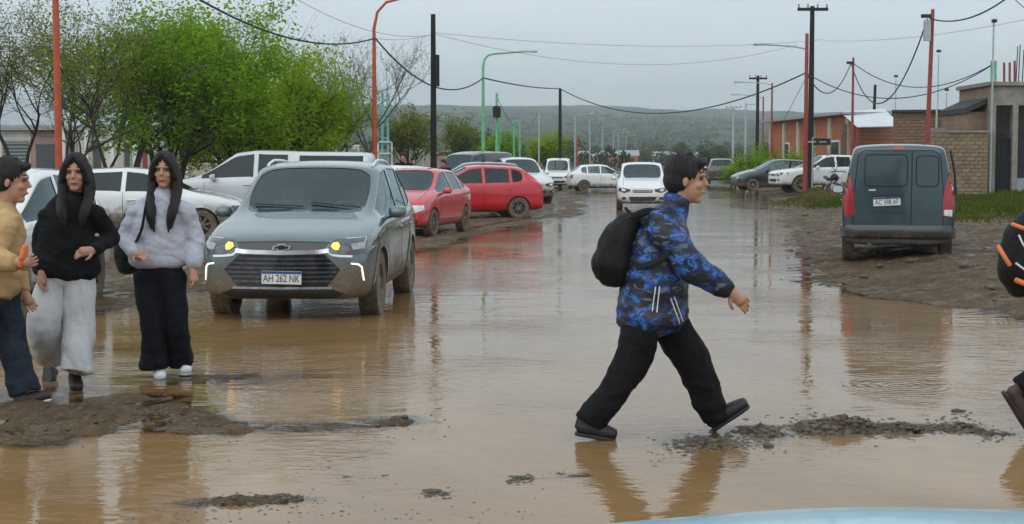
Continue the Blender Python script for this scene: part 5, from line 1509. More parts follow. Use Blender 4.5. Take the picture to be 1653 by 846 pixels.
# far houses by the wood
for k, (px_, Y_, w_, m_, rm_, lab) in enumerate(((1006, 300, 6, 'brick_orange', 'tin_grey', 'small far house with reddish walls past the white hatchback'), (1085, 340, 8, 'cream', 'tin_grey', 'far pale house behind the head of the boy in blue'), (955, 320, 7, 'pink_wall', 'tin_grey', 'far pinkish house beyond the white hatchback'), (1125, 360, 7, 'cream', 'tin_grey', 'far cream house left of the black four wheel drive'))):
    q = W(px_, 262, Y_)
    fh = thing('far_house', lab, 'house', (q.x, Y_, .1))
    MB().box((0, 2, 1.3), (w_, 5, 2.6)).build('wall', M[m_], fh)
    MB().prism([(-.5, 2.6), (5, 2.6), (2.2, 3.7)], -w_ / 2 - .3, w_ / 2 + .3, 'X').build('roof', M[rm_], fh, fix=True)
    for x_ in (-w_ * .28, w_ * .28): MB().box((x_, -.54, 1.4), (1.1, .08, 1.1)).build('window', M['pane'], fh)

# ------------------------------------------------------------------ poles, lamps and cables
def lamp_post(name, label, px_, Y_, top, m, r=.07, arm=None, arm_m=None, lean=0.0, cross=None, extra=None, group=None, cat='street lamp', z0=None, bend=None):
    b = W(px_, 260, Y_)
    zg = hz(b.x, Y_) if Y_ < 150 else .1
    t = thing(name, label, cat, (b.x, Y_, zg - .15), 0, group)
    zt_ = top - zg + .15
    if arm and bend:
        ax, az = arm
        pts = [(0, 0, 0), (0, 0, zt_ * .5), (0, 0, zt_ - bend), (math.copysign(bend * .12, ax), 0, zt_ - bend * .45), (math.copysign(bend * .42, ax), 0, zt_ - bend * .12), (math.copysign(bend * .9, ax), 0, zt_), (ax, 0, zt_ + az)]
        rr_ = [r, r * .85, r * .62, r * .5, r * .48, r * .45, r * .4]
        MB().tube(pts, rr_, 10).build('pole', m, t, True)
        hd = (ax, 0, zt_ + az)
    else:
        MB().tube([(0, 0, 0), (lean * .5, 0, zt_ * .5), (lean, 0, zt_)], [r, r * .85, r * .68], 10).build('pole', m, t, True)
        if arm:
            ax, az = arm
            zs = zt_ - (.25 if extra is None else extra)
            MB().tube([(0, 0, zs), (ax * .35, 0, zs + az * .6), (ax, 0, zs + az)], r * .32, 8).build('arm', arm_m or m, t, True)
            hd = (ax, 0, zs + az)
    if arm:
        sx = math.copysign(1, arm[0])
        h_ = MB()
        h_.add([(hd[0] + sx * x_, y_, hd[2] + z_) for x_, y_, z_ in ((-.08, -.06, .03), (.42, -.11, .03), (.52, 0, .02), (.42, .11, .03), (-.08, .06, .03), (-.06, -.05, -.04), (.40, -.09, -.05), (.48, 0, -.04), (.40, .09, -.05), (-.06, .05, -.04), (.18, 0, .085))],
               [(0, 1, 6, 5), (1, 2, 7, 6), (2, 3, 8, 7), (3, 4, 9, 8), (4, 0, 5, 9), (9, 8, 7, 6, 5), (0, 10, 1), (1, 10, 2), (2, 10, 3), (3, 10, 4), (4, 10, 0)])
        h_.build('lamp_head', M['lamp_head'], t, fix=True)
    if cross:
        w_, dz = cross
        MB().box((lean, -.10, zt_ - dz), (w_, .10, .12)).build('crossarm', m, t)
        for x_ in (-w_ * .46, -w_ * .16, w_ * .16, w_ * .46):
            MB().lathe([(.03, 0), (.05, .04), (.03, .07), (.045, .11), (.02, .17)], 10, 'Z', (lean + x_, -.10, zt_ - dz + .06)).build('insulator', M['insul'], t, True)
    return t
def zt_at(py, Y_): return W(826, py, Y_).z
lamp_post('street_pole', 'orange red steel pole behind the girl in black', 95, 24, 7.4, M['orange_steel'], .062, cat='pole')
lamp_post('street_lamp', 'tall orange street lamp with curved arm beside the bare tree', 605, 46, zt_at(-2, 46), M['orange_steel'], .085, (1.45, .12), bend=.9)
t = lamp_post('utility_pole', 'black wooden utility pole behind the red hatchback', 700, 48, zt_at(23, 48), M['wood_dark'], .115, cat='utility pole')
MB().box((.12, -.1, 4.6), (.16, .14, 1.0)).build('bracket', M['wood_dark'], t)
lamp_post('street_lamp', 'green street lamp with a long pale arm', 780, 62, zt_at(87, 62), M['green_steel'], .09, (1.75, .10), bend=.5)
t = lamp_post('utility_pole', 'short green pole with a black transformer drum', 802, 80, zt_at(150, 80), M['green_steel'], .10, cat='utility pole')
MB().lathe([(.001, 0), (.2, .02), (.22, .5), (.18, .62), (.001, .66)], 14, 'Z', (.0, -.28, zt_at(187, 80))).build('transformer', M['wood_dark'], t, True)
lamp_post('utility_pole', 'thin black utility pole above the white van', 904, 90, zt_at(143, 90), M['wood_dark'], .13, cat='utility pole')
lamp_post('street_lamp', 'grey street lamp beyond the thin black pole', 870, 104, zt_at(178, 104), M['galv'], .07, (1.3, .55))
lamp_post('utility_pole', 'tall black utility pole with crossarm beside the orange house', 1308, 62, zt_at(10, 62), M['wood_dark'], .135, cross=(1.25, .14), cat='utility pole')
lamp_post('street_lamp', 'dark red street lamp leaning on the tall black pole', 1300, 60, zt_at(54, 60), M['red_steel'], .10, (-1.65, .18), M['galv'], extra=.62)
lamp_post('utility_pole', 'black utility pole with crossarm further down the right side', 1222, 100, zt_at(122, 100), M['wood_dark'], .14, cross=(1.2, .2), cat='utility pole')
lamp_post('street_lamp', 'red street lamp with grey arm behind the second black pole', 1245, 86, zt_at(134, 86), M['red_steel'], .075, (-1.7, .15), M['galv'], extra=.1)
lamp_post('street_lamp', 'small red street lamp farther down the right side', 1231, 112, zt_at(156, 112), M['red_steel'], .08, (-1.9, .25), M['galv'], extra=.1)
lamp_post('utility_pole', 'far grey utility pole with crossarm before the hills', 1183, 150, zt_at(172, 150), M['galv'], .14, cross=(1.6, .1), cat='utility pole')
lamp_post('street_lamp', 'far grey lamp post between the two distant poles', 1203, 160, zt_at(166, 160), M['galv'], .13, (.9, .1))
t = lamp_post('street_pole', 'red steel pole in front of the carport', 1375, 70, zt_at(93, 70), M['red_steel'], .075, cat='pole')
MB().box((-.16, 0, zt_at(104, 70)), (.3, .1, .12)).build('bracket', M['dark_metal'], t)
t = lamp_post('street_pole', 'leaning red steel pole with a grey box near its top', 1494, 50, zt_at(15, 50), M['red_steel'], .088, lean=.15, cat='pole')
MB().box((-.06, -.12, zt_at(55, 50)), (.2, .2, .68)).build('meter_box', M['galv'], t)
MB().box((-.08, 0, zt_at(31, 50)), (.3, .1, .12)).build('bracket', M['dark_metal'], t)
lamp_post('street_pole', 'short leaning black pole behind the carport roof', 1407, 88, zt_at(137, 88), M['wood_dark'], .12, lean=.14, cat='pole')
for k, (px_, Y_, py_, m_, lab) in enumerate(((1512, 84, 88, 'galv', 'thin pale mast behind the leaning red pole'), (1444, 98, 128, 'galv', 'thin grey mast above the flat brick building'), (1526, 90, 150, 'galv', 'short thin mast behind the brick building'))):
    t = lamp_post('mast', lab, px_, Y_, zt_at(py_, Y_), M[m_], .045, cat='mast')
    MB().box((0, 0, zt_at(py_, Y_)), (.22, .16, .14)).build('head', M['dark_metal'], t)
# far street lamps down the left side of the valley road
for px_, py_, Y_ in ((946, 184, 150), (970, 191, 175), (990, 201, 205), (1008, 208, 235), (1016, 212, 262), (1028, 217, 290)):
    lamp_post('street_lamp', 'distant street lamp with pale head on the valley road', px_ - 18, Y_, zt_at(py_ + 3, Y_), M['galv'], .09, (1.5, .25), group='distant street lamps', extra=.05)
# park lamp, playground frames
t = lamp_post('park_lamp', 'dark park lamp with round head inside the bare tree', 560, 58, zt_at(168, 58), M['dark_metal'], .05, cat='park lamp')
MB().lathe([(.001, 0), (.13, .03), (.19, .16), (.16, .32), (.06, .4), (.001, .41)], 14, 'Z', (0, 0, zt_at(168, 58))).build('lamp_head', M['dark_metal'], t, True)
q = W(622, 260, 58.5)
t = thing('playground_tower', 'aqua double post climbing frame beside the orange lamp', 'play frame', (q.x, 58.5, .0))
for x_ in (-.13, .13): MB().tube([(x_, 0, 0), (x_ * .7, 0, zt_at(150, 58.5))], .045, 8).build('post', M['aqua_steel'], t, True)
for z_ in (2.5, 3.0, 3.5, 4.0): MB().tube([(-.12, 0, z_), (.12, 0, z_)], .025, 6).build('rung', M['aqua_steel'], t, True)
for x_ in (-.27, .27): MB().box((x_, -.1, 1.2), (.05, .05, 2.35)).build('rail_post', M['white_wall'], t)
for z_ in (1.9, 2.35): MB().box((0, -.1, z_), (.59, .05, .05)).build('rail', M['white_wall'], t)
q = W(834, 260, 88)
t = thing('swing_frame', 'green swing frame between the lamp and the thin black pole', 'play frame', (q.x, 88, 0))
for x_ in (-.16, .18): MB().tube([(x_, 0, 0), (x_, 0, zt_at(196, 88))], .06, 8).build('post', M['green_steel'], t, True)
MB().tube([(-.2, 0, zt_at(196, 88)), (.2, 0, zt_at(196, 88))], .05, 8).build('top_bar', M['green_steel'], t, True)
MB().tube([(-.18, 0, zt_at(200, 88)), (-.9, 0, zt_at(186, 88)), (-1.1, .3, 1.2)], .04, 8).build('slide_rail', M['green_steel'], t, True)
lamp_post('marker_post', 'short orange post by the small white hatchback', 931, 108, zt_at(226, 108), M['orange_steel'], .10, cat='pole')
# street sign on the tall pole
q = W(1326, 229, 61.6)
t = thing('street_sign', 'small dark street sign beside the tall black pole', 'sign', (q.x, 61.6, 0))
MB().box((0, 0, q.z), (.75, .04, .28)).build('board', M['dark_metal'], t)
MB().box((-.40, -.0, q.z), (.35, .05, .05)).build('bracket', M['galv'], t)
MB().tube([(-.36, .0, .1), (-.36, .0, q.z + .2)], .03, 8).build('post', M['galv'], t, True)
MB().box((.05, -.025, q.z), (.3, .01, .06)).build('faded_band', M['insul'], t)

def cable(label, a, b, sag, r=.02, n=22, name='overhead_cable'):
    a, b = Vector(a), Vector(b)
    pts = []
    for k in range(n + 1):
        u_ = k / n
        p = a.lerp(b, u_); p.z -= sag * 4 * u_ * (1 - u_)
        pts.append(p)
    mb = MB(); mb.tube(pts, r, 6)
    return tag(mb.build(name, M['cable'], None, True), label, 'cable')
cable('thick cable coming from the upper left to the tall orange lamp', W(150, -120, 26), W(605, 62, 46), .85, .024)
cable('thick cable from the tall orange lamp past the black pole to the green lamp', W(606, 62, 46), W(780, 126, 62), .95, .026)
cable('thick cable from the green lamp to the thin black pole', W(781, 126, 62), W(904, 143, 90), .12, .03)
cable('thick cable crossing the road from the thin black pole to the dark red lamp', W(904, 143, 90), W(1300, 118, 60), 1.55, .028, 30)
cable('drooping cable between the dark red lamp and the carport pole', W(1304, 122, 60), W(1373, 104, 70), 1.0, .024)
cable('long slack cable from the dark red lamp to the concrete house', W(1303, 119, 60), W(1600, 106, 56), 1.1, .02, 30)
cable('swooping cable from the carport pole up to the leaning red pole', W(1374, 103, 70), W(1497, 31, 50), 2.3, .026)
cable('cable rising from the leaning red pole out of the upper right', W(1501, 30, 50), W(1680, -52, 40), .55, .024)
cable('slack cable from the carport pole to the concrete house', W(1376, 101, 70), W(1602, 104, 56.3), 1.0, .02)
cable('thin wire from the black pole to the tall crossarm pole', W(702, 55, 48), W(1288, 72, 62), .9, .006, 30)
cable('thin upper wire between the black pole and the tall crossarm pole', W(702, 53, 48), W(1330, 64, 62), .35, .006, 30)
cable('thin wire from the tall orange lamp to the black pole', W(606, 62, 46), W(699, 55, 48), .1, .006)
cable('thin wire from the tall crossarm pole to the right edge', W(1330, 66, 62), W(1700, 22, 44), .25, .006)
cable('thin wire slanting down at the upper right corner', W(1600, -40, 48), W(1690, 40, 44), .1, .012)
cable('thin wire coming from the upper left above the bare tree', W(420, -40, 34), W(700, 56, 48), .5, .006)
cable('stay wire slanting from the dark red lamp to the ground', W(1300, 128, 60), W(1262, 200, 72), .0, .012)
cable('thin wire down from the short green pole', W(803, 158, 80), W(870, 178, 104), 1.5, .015)
# ------------------------------------------------------------------ trees, grass, far wood
def leaf_mat(name, c1, c2, c3, scale=1.6):
    m = bpy.data.materials.new(name); m.use_nodes = True
    n, l = m.node_tree.nodes, m.node_tree.links
    b = n['Principled BSDF']; o = n['Material Output']
    t = noise_node(n, l, scale, 4, .7)
    r = ramp(n, l, t.outputs['Fac'], [(.3, c1), (.5, c2), (.7, c3)])
    l.new(r.outputs[0], b.inputs['Base Color']); b.inputs['Roughness'].default_value = .55; b.inputs['Specular IOR Level'].default_value = .12
    tr = n.new('ShaderNodeBsdfTranslucent'); l.new(r.outputs[0], tr.inputs['Color'])
    mx = n.new('ShaderNodeMixShader'); mx.inputs[0].default_value = .55
    l.new(b.outputs[0], mx.inputs[1]); l.new(tr.outputs[0], mx.inputs[2]); l.new(mx.outputs[0], o.inputs['Surface'])
    return m
M['leaf_bright'] = leaf_mat('bright_spring_leaves', (.16, .28, .010), (.29, .44, .018), (.42, .55, .03))
M['leaf_deep'] = leaf_mat('deep_green_leaves', (.12, .25, .010), (.22, .40, .016), (.34, .52, .026))
M['leaf_olive'] = leaf_mat('olive_young_leaves', (.12, .15, .022), (.21, .25, .035), (.31, .34, .06))
M['leaf_yellow'] = leaf_mat('yellow_green_leaves', (.11, .16, .025), (.19, .25, .04), (.28, .33, .07))
M['leaf_far'] = leaf_mat('far_foliage', (.045, .07, .028), (.075, .105, .042), (.11, .135, .058), .12)
M['bark'] = mat('dark_bark', (.045, .036, .028), .9, 0, .4, 5, .6, 22, stretch=(5, 5, .8))
M['bark_grey'] = mat('grey_bark', (.12, .105, .088), .9, 0, .35, 5, .6, 22, stretch=(5, 5, .8))

def leaves(name, pts, size, m, parent, seed, jitter=.1, flat=.5):
    rg = np.random.default_rng(seed)
    P = np.asarray(pts, float) + rg.normal(0, jitter, (len(pts), 3))
    n_ = len(P)
    a = rg.normal(0, 1, (n_, 3)); a[:, 2] *= flat; a /= np.linalg.norm(a, axis=1, keepdims=True)
    c = rg.normal(0, 1, (n_, 3)); c = np.cross(a, c); c /= np.linalg.norm(c, axis=1, keepdims=True)
    s = size * rg.uniform(.55, 1.3, (n_, 1))
    V = np.stack([P - a * s, P + c * s * .55, P + a * s, P - c * s * .55], 1).reshape(-1, 3)
    Q_ = np.arange(n_ * 4).reshape(-1, 4)
    return quads_mesh(name, V, Q_, m, parent)
def tree(name, label, base, H, seed, n_leaf, lsize, lm, stems=3, spread=.55, levels=4, up=.35, kids=(5, 5, 5, 4), bark='bark', r0=.11, crown_lo=.25, jit=.10, group=None, first=.42, gnarl=.16, leaf_levels=2, lowest=.45):
    rg = random.Random(seed)
    t = thing(name, label, 'tree', base, 0, group)
    tubes, tips = MB(), []
    def grow(p, d, L, r, lv):
        k = 5 if lv < 2 else 4
        pts, rad = [p.copy()], [r]
        for i in range(k):
            d = (d + Vector((rg.gauss(0, gnarl), rg.gauss(0, gnarl), rg.gauss(0, gnarl * .6) + up * .22))).normalized()
            p = p + d * L / k
            pts.append(p.copy()); rad.append(r * (1 - .62 * (i + 1) / k))
        tubes.tube(pts, rad, 7 if lv == 0 else 5 if lv == 1 else 3, cap=False)
        if lv >= levels - leaf_levels:
            for q in pts[1:]: tips.append((q, lv))
        if lv < levels - 1:
            for c_ in range(kids[lv]):
                f = rg.uniform(.32, 1.0) if lv else rg.uniform(lowest, 1.0)
                i = min(int(f * k), k - 1)
                q = pts[i].lerp(pts[i + 1], f * k - i)
                ax = d.cross(Vector((rg.gauss(0, 1), rg.gauss(0, 1), rg.gauss(0, 1)))).normalized()
                an = rg.uniform(.35, .95) * (1.15 if lv == 0 else 1)
                nd = (Matrix.Rotation(an, 3, ax) @ d)
                grow(q, nd, L * rg.uniform(.48, .74), max(r * .45 * (1.15 - f * .4), .0045), lv + 1)
    for s in range(stems):
        q = 2 * math.pi * (s + rg.uniform(-.2, .2)) / stems
        sl = spread * rg.uniform(.5, 1.0) if stems > 1 else .06
        grow(Vector((math.cos(q) * .05, math.sin(q) * .05, -.1)), Vector((math.cos(q) * sl, math.sin(q) * sl, 1)).normalized(), H * first * rg.uniform(.9, 1.15), r0 * rg.uniform(.8, 1.1), 0)
    zs = max(q.z for q, _ in tips)
    sc = H / max(zs, .1)
    tubes.v = [(x * sc, y * sc, z * sc) for x, y, z in tubes.v]
    tubes.build('trunk', M[bark], t, True)
    if n_leaf:
        pool = [q * sc for q, lv in tips if q.z * sc > H * crown_lo]
        if not pool: pool = [q * sc for q, _ in tips]
        w = [rg.random() ** 3.0 + .03 for _ in pool]          # some twigs carry thick tufts, some almost none
        sel = rg.choices(pool, w, k=n_leaf)
        leaves('crown', [tuple(q) for q in sel], lsize, lm, t, seed, jit)
    return t
def spot(px_, Y_):
    q = W(px_, 260, Y_); return (q.x, Y_, hz(q.x, Y_) if Y_ < 140 else .1)
tree('leafy_tree', 'dense bright green tree with dark forked stems left of the pickup', spot(282, 43), 6.6, 11, 40000, .060, M['leaf_deep'], 4, .42, 4, .5, (6, 5, 5, 4), 'bark', .09, .20, .20)
tree('leafy_tree', 'wide bright green tree above the silver pickup', spot(412, 46), 5.3, 23, 38000, .058, M['leaf_bright'], 5, .62, 4, .35, (6, 6, 5, 4), 'bark', .09, .20, .20)
tree('leafy_tree', 'round light green tree at the edge of the bare tree', spot(478, 49), 4.7, 31, 24000, .055, M['leaf_bright'], 4, .55, 4, .4, (5, 5, 5, 4), 'bark', .08, .22, .18)
tree('leafy_tree', 'thin olive leaved tree behind the girl in grey', spot(205, 41), 6.4, 47, 9000, .042, M['leaf_olive'], 3, .50, 4, .45, (7, 5, 5, 4), 'bark', .062, .46, .15, lowest=.68)
tree('leafy_tree', 'spreading olive tree with many bare twigs at the left edge', spot(42, 37), 6.6, 53, 8000, .038, M['leaf_olive'], 4, .85, 5, .22, (5, 5, 4, 4), 'bark', .068, .46, .12, lowest=.66, leaf_levels=2)
tree('leafy_tree', 'olive tree with drooping twigs between the orange pole and the bungalow', spot(135, 45), 6.2, 59, 9000, .042, M['leaf_olive'], 3, .6, 4, .35, (7, 5, 5, 4), 'bark', .062, .46, .14, lowest=.68)
tree('bare_tree', 'nearly bare tree with a fan of grey twigs beside the orange lamp', spot(542, 50), 5.9, 67, 1100, .035, M['leaf_yellow'], 4, .75, 5, .42, (5, 5, 4, 4), 'bark_grey', .09, .2, .06)
tree('bare_tree', 'nearly bare treetop rising behind the wide green tree', spot(372, 53), 7.2, 71, 900, .035, M['leaf_yellow'], 4, .4, 4, .6, (6, 5, 5, 4), 'bark_grey', .09, .5, .08)
for px_, Y_, H_t, sd, lab, m_ in ((655, 82, 4.7, 81, 'upright willow behind the cream boundary wall', 'leaf_olive'), (733, 88, 4.5, 83, 'feathery yellow green tree behind the hut', 'leaf_yellow'), (807, 98, 3.8, 87, 'round dark green tree between the green poles', 'leaf_deep'),
                              (873, 106, 4.0, 89, 'narrow light green tree behind the muddy four wheel drive', 'leaf_bright')):
    tree('leafy_tree', lab, spot(px_, Y_), H_t, sd, 4200, .085, M[m_], 5, .34, 4, .7, (6, 5, 4, 3), 'bark', .07, .12, .14)
for px_, Y_, H_t, sd, lab in ((1276, 74, 2.3, 91, 'small green bush before the orange house'), (1206, 88, 2.4, 93, 'green bush between the two right hand parked cars'), (1187, 92, 1.5, 95, 'low bush beside the black four wheel drive'), (1236, 96, 3.0, 97, 'dark shrub under the second black pole')):
    tree('bush', lab, spot(px_, Y_), H_t, sd, 1800, .07, M['leaf_deep'], 6, .7, 3, .5, (6, 5, 4), 'bark', .03, .05, .14)
tree('sapling', 'bare staked sapling beside the motorcycle', spot(1338, 55), 2.9, 99, 60, .03, M['leaf_olive'], 1, .1, 3, .7, (6, 3, 2), 'bark', .028, .4, .03, first=.8)

# grass on the right bank
M['grass'] = leaf_mat('wet_grass', (.045, .07, .007), (.09, .125, .014), (.18, .19, .035), 1.4)
M['grass_dry'] = leaf_mat('dry_yellow_grass', (.10, .09, .03), (.17, .15, .05), (.24, .20, .08), 1.2)
def grass(name, label, pts, hmin, hmax, m, seed):
    rg = np.random.default_rng(seed)
    P = np.asarray(pts); n_ = len(P)
    Z = height(P[:, 0], P[:, 1])
    q = rg.uniform(0, 2 * math.pi, n_); h_ = rg.uniform(hmin, hmax, n_) * np.clip(.75 + 1.1 * fbm(P[:, 0] * .7, P[:, 1] * .5, 3, seed), .25, 2.0); w_ = rg.uniform(.012, .03, n_)
    dx, dy = np.cos(q), np.sin(q); ln = rg.uniform(.1, .6, n_) * h_
    B = np.stack([P[:, 0], P[:, 1], Z - .02], 1)
    S = np.stack([-dy * w_, dx * w_, np.zeros(n_)], 1)
    mid = B + np.stack([dx * ln * .35, dy * ln * .35, h_ * .6], 1); tip = B + np.stack([dx * ln, dy * ln, h_], 1)
    V = np.stack([B - S, B + S, mid + S * .7, tip, mid - S * .7], 1).reshape(-1, 3)
    i0 = np.arange(n_)[:, None] * 5
    Q_ = np.concatenate([i0 + np.array([[0, 1, 2, 4]]), i0 + np.array([[4, 2, 3, 3]])])
    tri = np.concatenate([i0 + np.array([[0, 1, 2]]), i0 + np.array([[0, 2, 4]]), i0 + np.array([[4, 2, 3]])])
    o = quads_mesh(name, V, tri, m)
    return tag(o, label, 'grass', kind='stuff')
rg = np.random.default_rng(5)
cand = np.stack([rg.uniform(7.2, 26, 90000), rg.uniform(31, 61, 90000)], 1)
edge = np.interp(cand[:, 1], [31, 35, 45, 61], [11.2, 10.0, 12.0, 15.2])
dens = sstep(-.3, 1.0, cand[:, 0] - edge) * np.clip(.45 + 1.3 * fbm(cand[:, 0] * .9, cand[:, 1] * .9, 3, 3), 0.04, 1)
cand = cand[rg.uniform(0, 1, len(cand)) < dens]
grass('grass', 'wet green grass on the bank beside the slate van', cand, .06, .30, M['grass'], 4)
mo = np.stack([rg.normal(10.9, .6, 7000), rg.normal(53, 1.4, 7000)], 1)
grass('dry_grass', 'dry yellow grass on the spoil heap', mo, .06, .22, M['grass_dry'], 6)
gp = np.stack([rg.normal(10.6, .4, 2000), rg.normal(49, 1.5, 2000)], 1)
grass('grass', 'green weeds at the foot of the spoil heap', gp, .08, .26, M['grass'], 8)

# the far wood across the valley floor: reads as one mass
rg = np.random.default_rng(15)
pts = []
for k in range(420):
    Y_ = rg.uniform(150, 560); a = rg.uniform(-.36, .42)
    if Y_ < 200 and -.02 < a - .1 < .12: continue
    x_ = a * Y_; hh = rg.uniform(2.0, 4.6) * (1 + (Y_ - 130) / 600); wd = hh * rg.uniform(.28, .5)
    n_ = int(340)
    u_ = rg.normal(0, 1, (n_, 3)); u_ /= np.linalg.norm(u_, axis=1, keepdims=True)
    rr_ = rg.uniform(.45, 1.0, (n_, 1)) ** .6
    pts.append(np.array([x_, Y_, hh * .52]) + u_ * rr_ * np.array([wd, wd, hh * .5]))
pts = np.concatenate(pts)
fw_ = leaves('far_wood', pts, .24, M['leaf_far'], None, 15, .15, .8)
tag(fw_, 'dark green far-off wood across the valley floor', 'wood', kind='stuff')
# scrub over the hillside
pts = []
for k in range(2600):
    Y_ = rg.uniform(560, 1800); a = rg.uniform(-.40, .42); x_ = a * Y_
    j_ = int(np.clip((Y_ - 520) / (3400 - 520) * 89, 0, 88)); i_ = int(np.clip((x_ / (Y_ * .95) + 1) / 2 * 259, 0, 258))
    z_ = HZ[j_, i_]; hh = rg.uniform(2, 5)
    u_ = rg.normal(0, 1, (14, 3)); pts.append(np.array([x_, Y_, z_ + hh * .4]) + u_ * np.array([hh * .9, hh * .9, hh * .3]))
sc_ = leaves('hill_scrub', np.concatenate(pts), 1.7, M['leaf_far'], None, 16, .5, .8)
tag(sc_, 'dark scrub scattered over the far hillside', 'scrub', kind='stuff')

# ------------------------------------------------------------------ stones and mud lumps
M['stone'] = mat('wet_mud_clod', (.10, .08, .058), .5, 0, .5, 9, .7, 60)
def stone_mesh(seed, lvl=2):
    rg_ = random.Random(seed)
    bm = bmesh.new(); bmesh.ops.create_icosphere(bm, subdivisions=lvl, radius=1.0)
    o_ = [rg_.uniform(-5, 5) for _ in range(3)]
    from mathutils import noise as mn
    for v in bm.verts:
        d = mn.noise(v.co * 1.1 + Vector(o_)) * .55 + mn.noise(v.co * 2.6 + Vector(o_)) * .4 + mn.noise(v.co * 6 + Vector(o_)) * .15
        v.co *= 1 + d; v.co.z *= .55
    me = bpy.data.meshes.new('stone'); bm.to_mesh(me); bm.free(); me.materials.append(M['stone']); me.shade_smooth()
    return me
SM = [stone_mesh(k, 3) for k in range(5)]
STONES = ((1546, 664, .050), (1240, 720, .045), (1332, 680, .028), (1372, 711, .022), (1100, 722, .03), (842, 772, .045), (826, 776, .03), (700, 794, .05), (716, 799, .035), (690, 801, .03), (652, 680, .03), (560, 770, .025), (620, 768, .028), (460, 800, .04), (480, 806, .035), (540, 682, .025),
          (530, 745, .02), (905, 765, .03), (1450, 700, .03), (1480, 698, .03), (1395, 455, .06), (1420, 438, .08), (1475, 436, .10), (1290, 410, .09), (1300, 350, .10), (1275, 405, .08), (1560, 450, .10), (1600, 478, .10), (1330, 330, .10), (1310, 378, .10))
for k, (px_, py_, s_) in enumerate(STONES):
    q = G(px_, py_)
    o = bpy.data.objects.new('stone', SM[k % 5]); C.objects.link(o)
    s_ *= .75
    o.location = (q.x, q.y, max(hz(q.x, q.y), -.01) + s_ * .12); o.scale = (s_ * 1.35, s_, s_ * .95); o.rotation_euler = (0, 0, k * 1.7)
    tag(o, 'dark wet stone half sunk in the muddy bank by the slate van' if py_ < 500 else 'small dark wet stone in the foreground mud', 'stone', 'stones on the van bank' if py_ < 500 else 'stones in the foreground mud')
# gravel too fine to count
rg = np.random.default_rng(21)
gx, gs = [], []
def gpix(px_, py_):
    u_, v_ = (px_ - CX) / F, (CY - py_) / F
    c_, s_ = math.cos(PITCH), math.sin(PITCH)
    t_ = -EYE / (-s_ + v_ * c_)
    return u_ * t_, (c_ + v_ * s_) * t_
def crumbs(px_, py_, s0, s1, hmin=-.03, thr=-1.0):
    """bits of gravel and mud on the ground under these pixels, left out where the water is deep"""
    x_, y_ = gpix(px_, py_)
    h_ = height(x_, y_)
    ok = (h_ > hmin) & (fbm(x_ * 1.6, y_ * 1.0, 3, 77) > thr)
    s_ = (s0 + (s1 - s0) * rg.uniform(0, 1, len(x_)) ** 3.2) * (y_ / 8.6) ** .6
    for q in np.nonzero(ok)[0]:
        gx.append((x_[q], y_[q], max(h_[q], -.004) - .2 * s_[q])); gs.append(s_[q])
def scatter(px0, px1, py0, py1, n_, s0, s1, thr=-.1, hmin=-.03):
    crumbs(rg.uniform(px0, px1, n_), rg.uniform(py0, py1, n_), s0, s1, hmin, thr)
def trail(pts, n_, sx, sy, s0, s1):
    k_ = rg.integers(0, len(pts), n_); p_ = np.array(pts, float)[k_]
    crumbs(p_[:, 0] + rg.normal(0, sx, n_), p_[:, 1] + rg.normal(0, sy, n_), s0, s1, -.09)
trail([(1110, 722), (1150, 716), (1190, 712), (1225, 702), (1260, 694), (1300, 690), (1340, 688), (1375, 692), (1420, 696)], 2600, 28, 8, .003, .034)
trail([(1470, 698), (1510, 692), (1545, 680), (1560, 692), (1600, 702)], 800, 20, 7, .003, .030)
trail([(1080, 735), (1120, 745), (1180, 740), (1230, 725)], 500, 34, 9, .003, .022)
trail([(350, 812), (380, 820), (450, 805), (480, 808), (300, 830)], 700, 44, 9, .003, .026)
trail([(690, 797), (705, 795), (720, 799)], 130, 13, 4, .004, .034)
trail([(835, 774), (850, 771)], 130, 13, 4, .004, .034)
trail([(560, 828), (640, 835), (520, 835), (930, 768), (905, 764), (790, 826)], 400, 34, 6, .003, .024)
trail([(640, 680), (655, 690), (540, 684), (600, 690), (470, 690)], 450, 44, 9, .003, .022)
trail([(100, 670), (180, 680), (240, 668), (300, 690), (330, 700), (60, 700)], 900, 48, 16, .003, .024)
scatter(300, 950, 740, 846, 420, .003, .022, -.2, -.09)
scatter(1240, 1653, 395, 540, 2600, .003, .022, -.1)
scatter(1150, 1653, 315, 400, 900, .005, .022, 0)
scatter(640, 1000, 330, 430, 500, .004, .016, 0)
bmv = [np.array([v.co[:] for v in stone_mesh(k, 1).vertices]) for k in range(4)]
tm_ = stone_mesh(0, 1); bmf = np.array([p.vertices[:] for p in tm_.polygons])
VV, FF, o_ = [], [], 0
for k, (p, s_) in enumerate(zip(gx, gs)):
    q = rg.uniform(0, 6.28); v = bmv[k % 4]; c_, sn = math.cos(q), math.sin(q)
    vr = np.stack([v[:, 0] * c_ - v[:, 1] * sn, v[:, 0] * sn + v[:, 1] * c_, v[:, 2]], 1) * s_
    VV.append(vr + np.array(p)); FF.append(bmf + o_); o_ += len(v)
gr_ = quads_mesh('gravel', np.concatenate(VV), np.concatenate(FF), M['stone'], None, True)
tag(gr_, 'dark gravel and mud crumbs strewn over the wet banks', 'gravel', kind='stuff')

